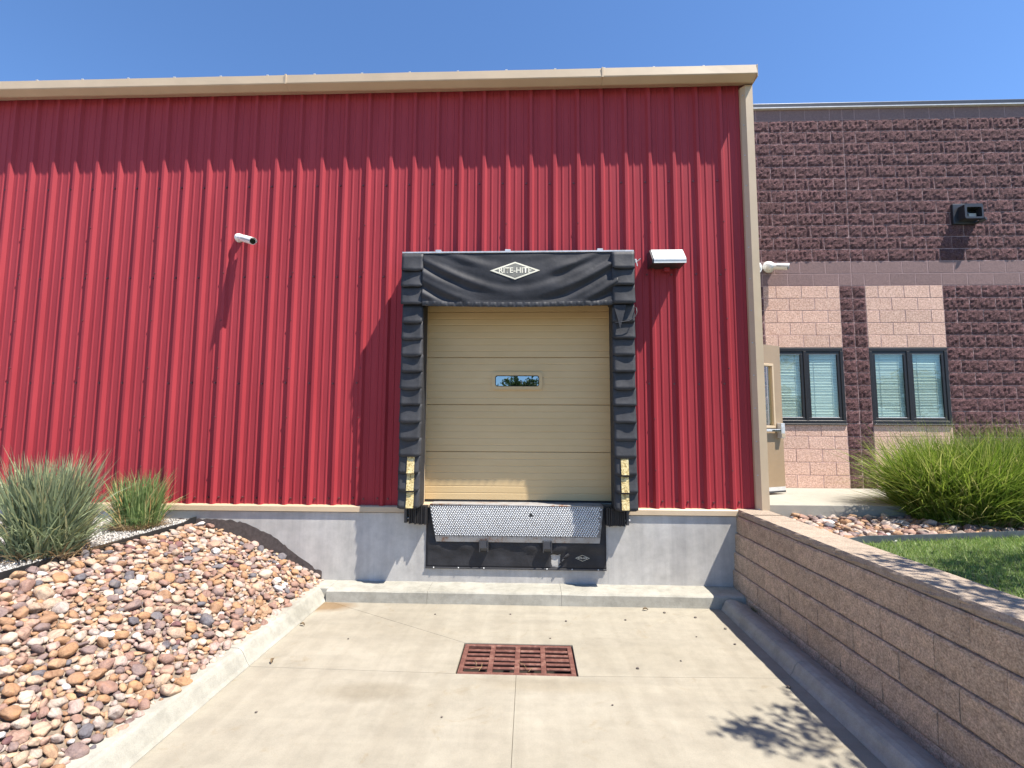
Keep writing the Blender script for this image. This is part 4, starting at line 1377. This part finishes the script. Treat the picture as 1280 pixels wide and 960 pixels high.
# a sunk second layer fills the gaps
S1b = scatter(regL, zl, [(.026, .042, 16000)], 0, 77, .66)
r = random.Random(4); Vs = []; Fs = []; n0 = 0
for (x, y, R) in S1b:
    V, F = NP1[r.randrange(14)]
    rot = Matrix.Rotation(r.gauss(0, .4), 3, 'X') @ Matrix.Rotation(r.uniform(0, 6.28), 3, 'Z')
    Vs.append(V @ (np.array(rot) * R).T + np.array((x, y, zl(x, y) + .0)) - np.array(LBx.location)); Fs.append(F + n0); n0 += len(V)
np_mesh('lower_stones', np.concatenate(Vs), np.concatenate(Fs), M_stones, LBx, True, 'stuff')
# right bed
RBx = empty('rock_bed', (4.5, -.5, -1.05)); RBx['kind'] = 'structure'
ED = [(2.79, -1.45), (3.12, -1.27), (4.0, -1.10), (4.86, -.95), (6.5, -.70), (9, -.40), (12, -.2)]
def edy(x): return float(np.interp(x, [e[0] for e in ED], [e[1] for e in ED]))
def zr(x, y): return -1.085 + .012 * noise.noise(Vector((x, y, 4)))
bm = bmesh.new(); bm.faces.new([bm.verts.new((x - 4.5, y + .5, -.04)) for x, y in [(2.75, .2), (2.75, -1.46)] + [e for e in ED[1:]] + [(12, .2)]])
obj('bed_soil', bm, bpy.data.materials['bed_soil'], RBx)
def regR(r):
    x = 2.84 + 6 * r.random(); y = .13 - 1.6 * r.random()
    return (x, y) if y > edy(x) + .03 else (None, None)
S2 = scatter(regR, zr, [(.05, .07, 500), (.035, .05, 5000), (.022, .033, 9000)], 0, 21, .78)
place_stones(RBx, S2, zr, lambda s: s[0] < 4.6, .01, 23, 120)

# ------------------------------------------------------------------ edging strips
bm = bmesh.new(); A = []
for i in range(90):
    y = .0 - i * .1
    x = -4.125 + .012 * noise.noise(Vector((y * 1.1, 0, 0))); zt = -1.142 + .010 * noise.noise(Vector((y * .9, 5, 0)))
    if y > -.12: zt += .03
    A.append([bm.verts.new((x - .004, y, -1.35)), bm.verts.new((x - .006, y, zt)), bm.verts.new((x + .006, y, zt)), bm.verts.new((x + .004, y, -1.35))])
for a, b in zip(A, A[1:]):
    for j in range(4): bm.faces.new((a[j], a[(j + 1) % 4], b[(j + 1) % 4], b[j]))
tag(obj('landscape_edging', bm, M_edge), 'black plastic edging strip between the pale gravel and the river stones', 'edging')
bm = bmesh.new(); A = []
for x in np.arange(2.80, 11, .1):
    y = edy(x) + .008 * noise.noise(Vector((x * 1.3, 0, 3))); zt = -.985 + .008 * noise.noise(Vector((x * .9, 8, 0)))
    A.append([bm.verts.new((x, y - .006, -1.2)), bm.verts.new((x, y - .006, zt)), bm.verts.new((x, y + .006, zt)), bm.verts.new((x, y + .006, -1.2))])
for a, b in zip(A, A[1:]):
    for j in range(4): bm.faces.new((a[j], a[(j + 1) % 4], b[(j + 1) % 4], b[j]))
tag(obj('landscape_edging', bm, M_edge2), 'thin dark metal edging strip between the lawn and the stones under the green grass clumps', 'edging')

# ------------------------------------------------------------------ pale gravel bed
gb = empty('gravel_bed', (-6, -4, -1.17)); gb['kind'] = 'structure'
bm = bmesh.new(); g = []
xs_ = np.linspace(-14, -4.13, 50); ys_ = np.linspace(-.002, -12, 50)
for y in ys_: g.append([bm.verts.new((x + 6, y + 4, .03 * noise.noise(Vector((x, y, 0))) + .01)) for x in xs_])
for k in range(49):
    for i in range(49): bm.faces.new((g[k][i], g[k][i + 1], g[k + 1][i + 1], g[k + 1][i]))
obj('gravel_sheet', bm, M_gravel, gb, True)
r = np.random.default_rng(5); n = 26000
tet = np.array([(1, 0, -.4), (-.5, .87, -.4), (-.5, -.87, -.4), (.1, .1, .7), (-.4, .2, .5)]); 
tf = np.array([(0, 1, 3), (1, 4, 3), (1, 2, 4), (2, 0, 3), (2, 3, 4), (0, 2, 1)])
x = -4.15 - 3.6 * r.random(n) ** 1.0; y = -.01 - 3.3 * r.random(n)
R = .006 + .012 * r.random(n); a = r.random(n) * 6.28
V = np.zeros((n, 5, 3)); ca, sa = np.cos(a), np.sin(a)
jit = 1 + .4 * (r.random((n, 5, 3)) - .5)
T = tet[None] * jit
V[:, :, 0] = (T[:, :, 0] * ca[:, None] - T[:, :, 1] * sa[:, None]) * R[:, None] + x[:, None] + 6
V[:, :, 1] = (T[:, :, 0] * sa[:, None] + T[:, :, 1] * ca[:, None]) * R[:, None] + y[:, None] + 4
V[:, :, 2] = T[:, :, 2] * R[:, None] + .022
F = (tf[None] + (np.arange(n) * 5)[:, None, None]).reshape(-1, 3)
np_mesh('gravel', V.reshape(-1, 3), F, M_chips, gb, False, 'stuff')

# ------------------------------------------------------------------ grasses
def blades(n, center, r0, hmin, hmax, spread, wid, seed, seg=5, droop=.5, lean=1.0, ell=(1, 1), tipr=1.0, chaos=.9, curlv=.10):
    r = np.random.default_rng(seed)
    th = r.random(n) * 2 * np.pi; q = np.sqrt(r.random(n))
    bx_ = center[0] + r0 * q * np.cos(th) * ell[0]; by_ = center[1] + r0 * q * np.sin(th) * ell[1]
    phi = th + r.normal(0, chaos, n)
    h = hmin + (hmax - hmin) * r.random(n) ** .8
    out = spread * (q ** 1.0) * (.35 + .65 * r.random(n)) * lean
    w_ = wid * (.6 + .8 * r.random(n)); dr = droop * (r.random(n) ** 1.5)
    fa = phi + np.pi / 2 + r.normal(0, .9, n)
    t = np.linspace(0, 1, seg + 1)
    V = np.zeros((n, seg + 1, 2, 3))
    curl = r.normal(0, curlv, n)
    for k, tt in enumerate(t):
        rr = out * tt ** 1.4 * (1 + dr * tt * .7)
        zz = h * (tt - dr * .62 * tt ** 3)
        cx = bx_ + rr * np.cos(phi) + curl * tt ** 2 * np.cos(fa); cy = by_ + rr * np.sin(phi) + curl * tt ** 2 * np.sin(fa)
        ww = w_ * (1 - tt ** 2.2) * (.6 + .4 * min(1, tt * 4)) * .5 + .0003
        for s, sg in enumerate((-1, 1)):
            V[:, k, s, 0] = cx + sg * ww * np.cos(fa); V[:, k, s, 1] = cy + sg * ww * np.sin(fa); V[:, k, s, 2] = center[2] + zz
    b = (np.arange(n) * (seg + 1) * 2)[:, None, None]
    F = np.array([[k * 2, k * 2 + 1, k * 2 + 3, k * 2 + 2] for k in range(seg)])[None] + b
    return V.reshape(-1, 3), F.reshape(-1, 4)
def grass(name, lab, cat, c, mats, group=None):
    e = empty(name, c); tag(e, lab, cat, group)
    for nm, mat, parts in mats:
        Vs = []; Fs = []; n0 = 0
        for args in parts:
            V, F = blades(*args[0], **args[1]); Vs.append(V - np.array(c)); Fs.append(F + n0); n0 += len(V)
        np_mesh(nm, np.concatenate(Vs), np.concatenate(Fs), mat, e)
    return e
c = (-4.37, -1.66, -1.17)
grass('ornamental_grass', 'large grey-green tufted grass at the left edge in pale gravel', 'ornamental grass', c, [
    ('leaves', M_bluegr, [((1150, c, .21, .40, .95, .27, .021, 1), dict(droop=.35, curlv=.11)), ((700, c, .25, .2, .6, .38, .017, 2), dict(droop=.9, curlv=.14)), ((170, c, .2, .8, 1.02, .42, .012, 3), dict(droop=.25))]),
    ('dry_base', M_dry, [((300, c, .32, .06, .2, .30, .010, 4), dict(droop=.9))])])
c = (-4.46, -.50, -1.17)
grass('ornamental_grass', 'smaller fresh green grass tuft against the red wall behind the large one', 'ornamental grass', c, [
    ('leaves', M_midgr, [((620, c, .18, .34, .72, .19, .016, 5), dict(droop=.3)), ((220, c, .2, .2, .5, .38, .012, 6), dict(droop=.8, curlv=.13))]),
    ('dry_base', M_dry, [((500, c, .24, .05, .17, .16, .010, 7), dict(droop=.8))])])
c = (5.12, .02, -1.08)
grass('ornamental_grass', 'big bright green arching grass clump before the right office window', 'ornamental grass', c, [
    ('leaves', M_shrub, [((6000, c, .50, .5, 1.12, .66, .016, 11), dict(droop=.85, ell=(1.15, .9), chaos=1.4, curlv=.24)), ((3600, c, .5, .2, .8, .68, .017, 12), dict(droop=1.05, ell=(1.1, .9), chaos=1.2, curlv=.22))]),
    ('seed_stems', M_shrub, [((500, c, .4, 1.05, 1.28, .72, .005, 13), dict(droop=.2))]),
    ('dry_base', M_dry, [((500, c, .5, .08, .25, .2, .010, 14), dict(droop=.8))])])
c = (6.25, .12, -1.08)
grass('ornamental_grass', 'second bright green grass clump merging in from the right edge', 'ornamental grass', c, [
    ('leaves', M_shrub, [((5600, c, .50, .5, 1.14, .66, .016, 15), dict(droop=.85, chaos=1.4, curlv=.24)), ((3200, c, .5, .2, .8, .68, .017, 16), dict(droop=1.05, chaos=1.2, curlv=.22))]),
    ('seed_stems', M_shrub, [((500, c, .4, 1.05, 1.28, .72, .005, 17), dict(droop=.2))])])
# lawn
lw = empty('lawn', (5, -4, -1.03)); lw['kind'] = 'structure'
bm = bmesh.new(); bm.faces.new([bm.verts.new((x - 5, y + 4, -.02)) for x, y in [(2.77, -13)] + [(2.77, -1.46)] + ED[1:] + [(30, -.2), (30, -13)]])
obj('lawn_soil', bm, M_lawnbase, lw)
r = np.random.default_rng(8); n = 150000
u = r.random(n) ** .8; x = 2.80 + 5.2 * u; y = -6.5 + 6.2 * r.random(n)
ey = np.interp(x, [e[0] for e in ED], [e[1] for e in ED]); k = y < ey - .01; x, y = x[k], y[k]; n = len(x)
a = r.random(n) * 6.28; L = .022 + .034 * r.random(n); ln = r.normal(0, .022, (n, 2))
V = np.zeros((n, 3, 3)); ww = .0028
V[:, 0] = np.stack([x - ww * np.cos(a), y - ww * np.sin(a), np.full(n, -1.05)], 1)
V[:, 1] = np.stack([x + ww * np.cos(a), y + ww * np.sin(a), np.full(n, -1.05)], 1)
V[:, 2] = np.stack([x + ln[:, 0], y + ln[:, 1], -1.05 + L], 1)
np_mesh('grass_blades', V.reshape(-1, 3) - np.array((5, -4, -1.03)), np.arange(n * 3).reshape(-1, 3), M_lawn, lw, False, 'stuff')

# ------------------------------------------------------------------ trees
def tree(name, lab, loc, h, cr, cz, seed, nleaf, group=None, leaf=.05, flat=.8, clear_view=False, extra=()):
    e = empty(name, loc); tag(e, lab, 'tree', group); r = random.Random(seed)
    bm = bmesh.new(); tube(bm, [(0, 0, 0), (.04, .02, h * .3), (-.03, .03, h * .6), (.02, 0, h * .85)], h * .028, 9, h * .008)
    tips = []
    for i in range(14):
        a = r.uniform(0, 6.28); z = h * r.uniform(.35, .8); L = cr * r.uniform(.5, .95); up_ = r.uniform(.1, .5)
        p = [Vector((0, 0, z))]
        for s in (.35, .7, 1): p.append(Vector((math.cos(a + s * .3) * L * s, math.sin(a + s * .3) * L * s, z + up_ * L * s)))
        tube(bm, p, h * .009, 6, h * .002); tips += p[1:]
    obj('trunk', bm, M_wood, e, True)
    rr = np.random.default_rng(seed); cl = []
    for t in tips: cl.append((t, cr * .26))
    for i in range(40):
        v = Vector((r.gauss(0, 1), r.gauss(0, 1), r.gauss(0, 1))).normalized() * (r.random() ** .4)
        cl.append((Vector((v.x * cr, v.y * cr, cz - loc[2] + v.z * cr * flat)), cr * r.uniform(.14, .26)))
    for q_, R in extra: cl.append((Vector(q_) - Vector(loc), R))
    per = nleaf // len(cl); Vs = []
    for p, R in cl:
        q = rr.normal(0, .5, (per, 3)) * R + np.array(p)
        a1 = rr.normal(0, 1, (per, 3)); a1 /= np.linalg.norm(a1, axis=1)[:, None]
        b1 = np.cross(a1, rr.normal(0, 1, (per, 3))); b1 /= np.linalg.norm(b1, axis=1)[:, None]
        s = leaf * (.6 + .8 * rr.random((per, 1)))
        Vs.append(np.stack([q - a1 * s, q + b1 * s * .45, q + a1 * s, q - b1 * s * .45], 1))
    V = np.concatenate(Vs)
    if clear_view:      # leaves within the camera's view are left out; the unseen crown still casts shade
        c0 = V.mean(1) + np.array(loc); V = V[c0[:, 0] > 1.13 * (c0[:, 1] + 6.03)]
    V = V.reshape(-1, 3)
    np_mesh('crown', V, np.arange(len(V)).reshape(-1, 4), M_tree, e)
    return e
tree('shade_tree', 'leafy tree on the lawn just past the right edge, shading the ramp and wall cap', (5.9, -3.8, -1.05), 4.8, 1.5, 2.5, 3, 10500, leaf=.045, flat=.5, clear_view=True,
     extra=[((3.5, -3.6, 2.3), .16), ((3.78, -3.72, 2.32), .22), ((3.95, -3.5, 2.3), .24), ((4.1, -3.85, 2.35), .3), ((4.3, -4.1, 2.4), .3), ((4.12, -3.1, 2.1), .2), ((4.2, -3.65, 2.1), .25), *[((4.75 + .24 * k, -3.12 + .11 * (k % 4), 2.3 + .07 * (k % 3)), .3) for k in range(12)]])
gt = 'trees across the yard reflected in the windows'
for i, (x, y, h, c_) in enumerate([(30, -30, 6.2, 2.6), (38, -32, 7.5, 3.2), (22, -34, 4.5, 2.4), (-.9, -45, 7.6, 1.8), (-4.5, -46, 5.4, 2.6), (4, -60, 4.6, 3)]):
    tree('yard_tree', 'dark green tree across the yard, seen only as a reflection in the glass', (x, y, G), h, c_, G + h * .68, 40 + i, 3500, gt, leaf=.17)

# ------------------------------------------------------------------ leaves and pebbles on the ramp
M_peb = simple('dark_pebble', (.12, .10, .085), .9, 0, .3, 90)
M_drl = simple('dry_leaf_brown', (.16, .11, .06), .8, 0, .3, 60)
bits = [(-2.17, -1.78, .035, 'dry_leaf'), (-2.33 + .06, -1.02, .03, 'dry_leaf'), (1.27, -.44, .03, 'dry_leaf'), (1.46, -.50, .014, 'pebble'), (1.0, -.72, .012, 'pebble'), (.38, -.78, .012, 'pebble'), (-.2, -.62, .010, 'pebble'), (1.75, -.62, .014, 'pebble'), (1.95, -.9, .014, 'pebble'), (1.9, -1.25, .012, 'pebble'),
        (-1.0, -.66, .010, 'pebble'), (.9, -1.75, .013, 'pebble'), (-1.7, -1.3, .009, 'pebble'), (.6, -2.3, .008, 'pebble'), (2.0, -2.0, .016, 'pebble'), (-1.9, -2.5, .01, 'pebble'), (.2, -1.2, .009, 'pebble'), (1.3, -1.6, .009, 'pebble'), (-.6, -2.5, .008, 'pebble'), (1.6, -1.1, .009, 'pebble')]
leafc = 0
for (x, y, s, k) in bits:
    bm = bmesh.new()
    if k == 'pebble':
        bmesh.ops.create_icosphere(bm, subdivisions=2, radius=s)
        for v in bm.verts: v.co *= 1 + .25 * noise.noise(v.co * 80 + Vector((x, y, 0))); v.co.z *= .6
        o = obj('pebble', bm, M_peb, None, True, (x, y, RZ + s * .5))
        tag(o, 'tiny dark pebble lying loose on the pale concrete ramp', 'pebble', 'pebbles strewn on the ramp')
    else:
        g = []
        for i in range(7):
            t = i / 6; wv = s * .42 * math.sin(math.pi * min(1, t * .9 + .08)); z = .012 + .014 * math.sin(t * 3) 
            g.append([bm.verts.new((-wv, s * 2 * (t - .5), z + .006)), bm.verts.new((0, s * 2 * (t - .5), z - .006)), bm.verts.new((wv, s * 2 * (t - .5), z + .008))])
        for i in range(6):
            for j in (0, 1): bm.faces.new((g[i][j], g[i][j + 1], g[i + 1][j + 1], g[i + 1][j]))
        o = obj('dry_leaf', bm, M_drl, None, False, (x, y, RZ)); o.rotation_euler = (0, 0, [.2, 1.2, 1.6][leafc])
        tag(o, ['curled brown leaf standing alone on the ramp near the left curb', 'curled brown leaf at the foot of the left curb, nearer the dock', 'dry brown leaf below the wheel curb toward the right corner'][leafc], 'leaf')
        leafc += 1
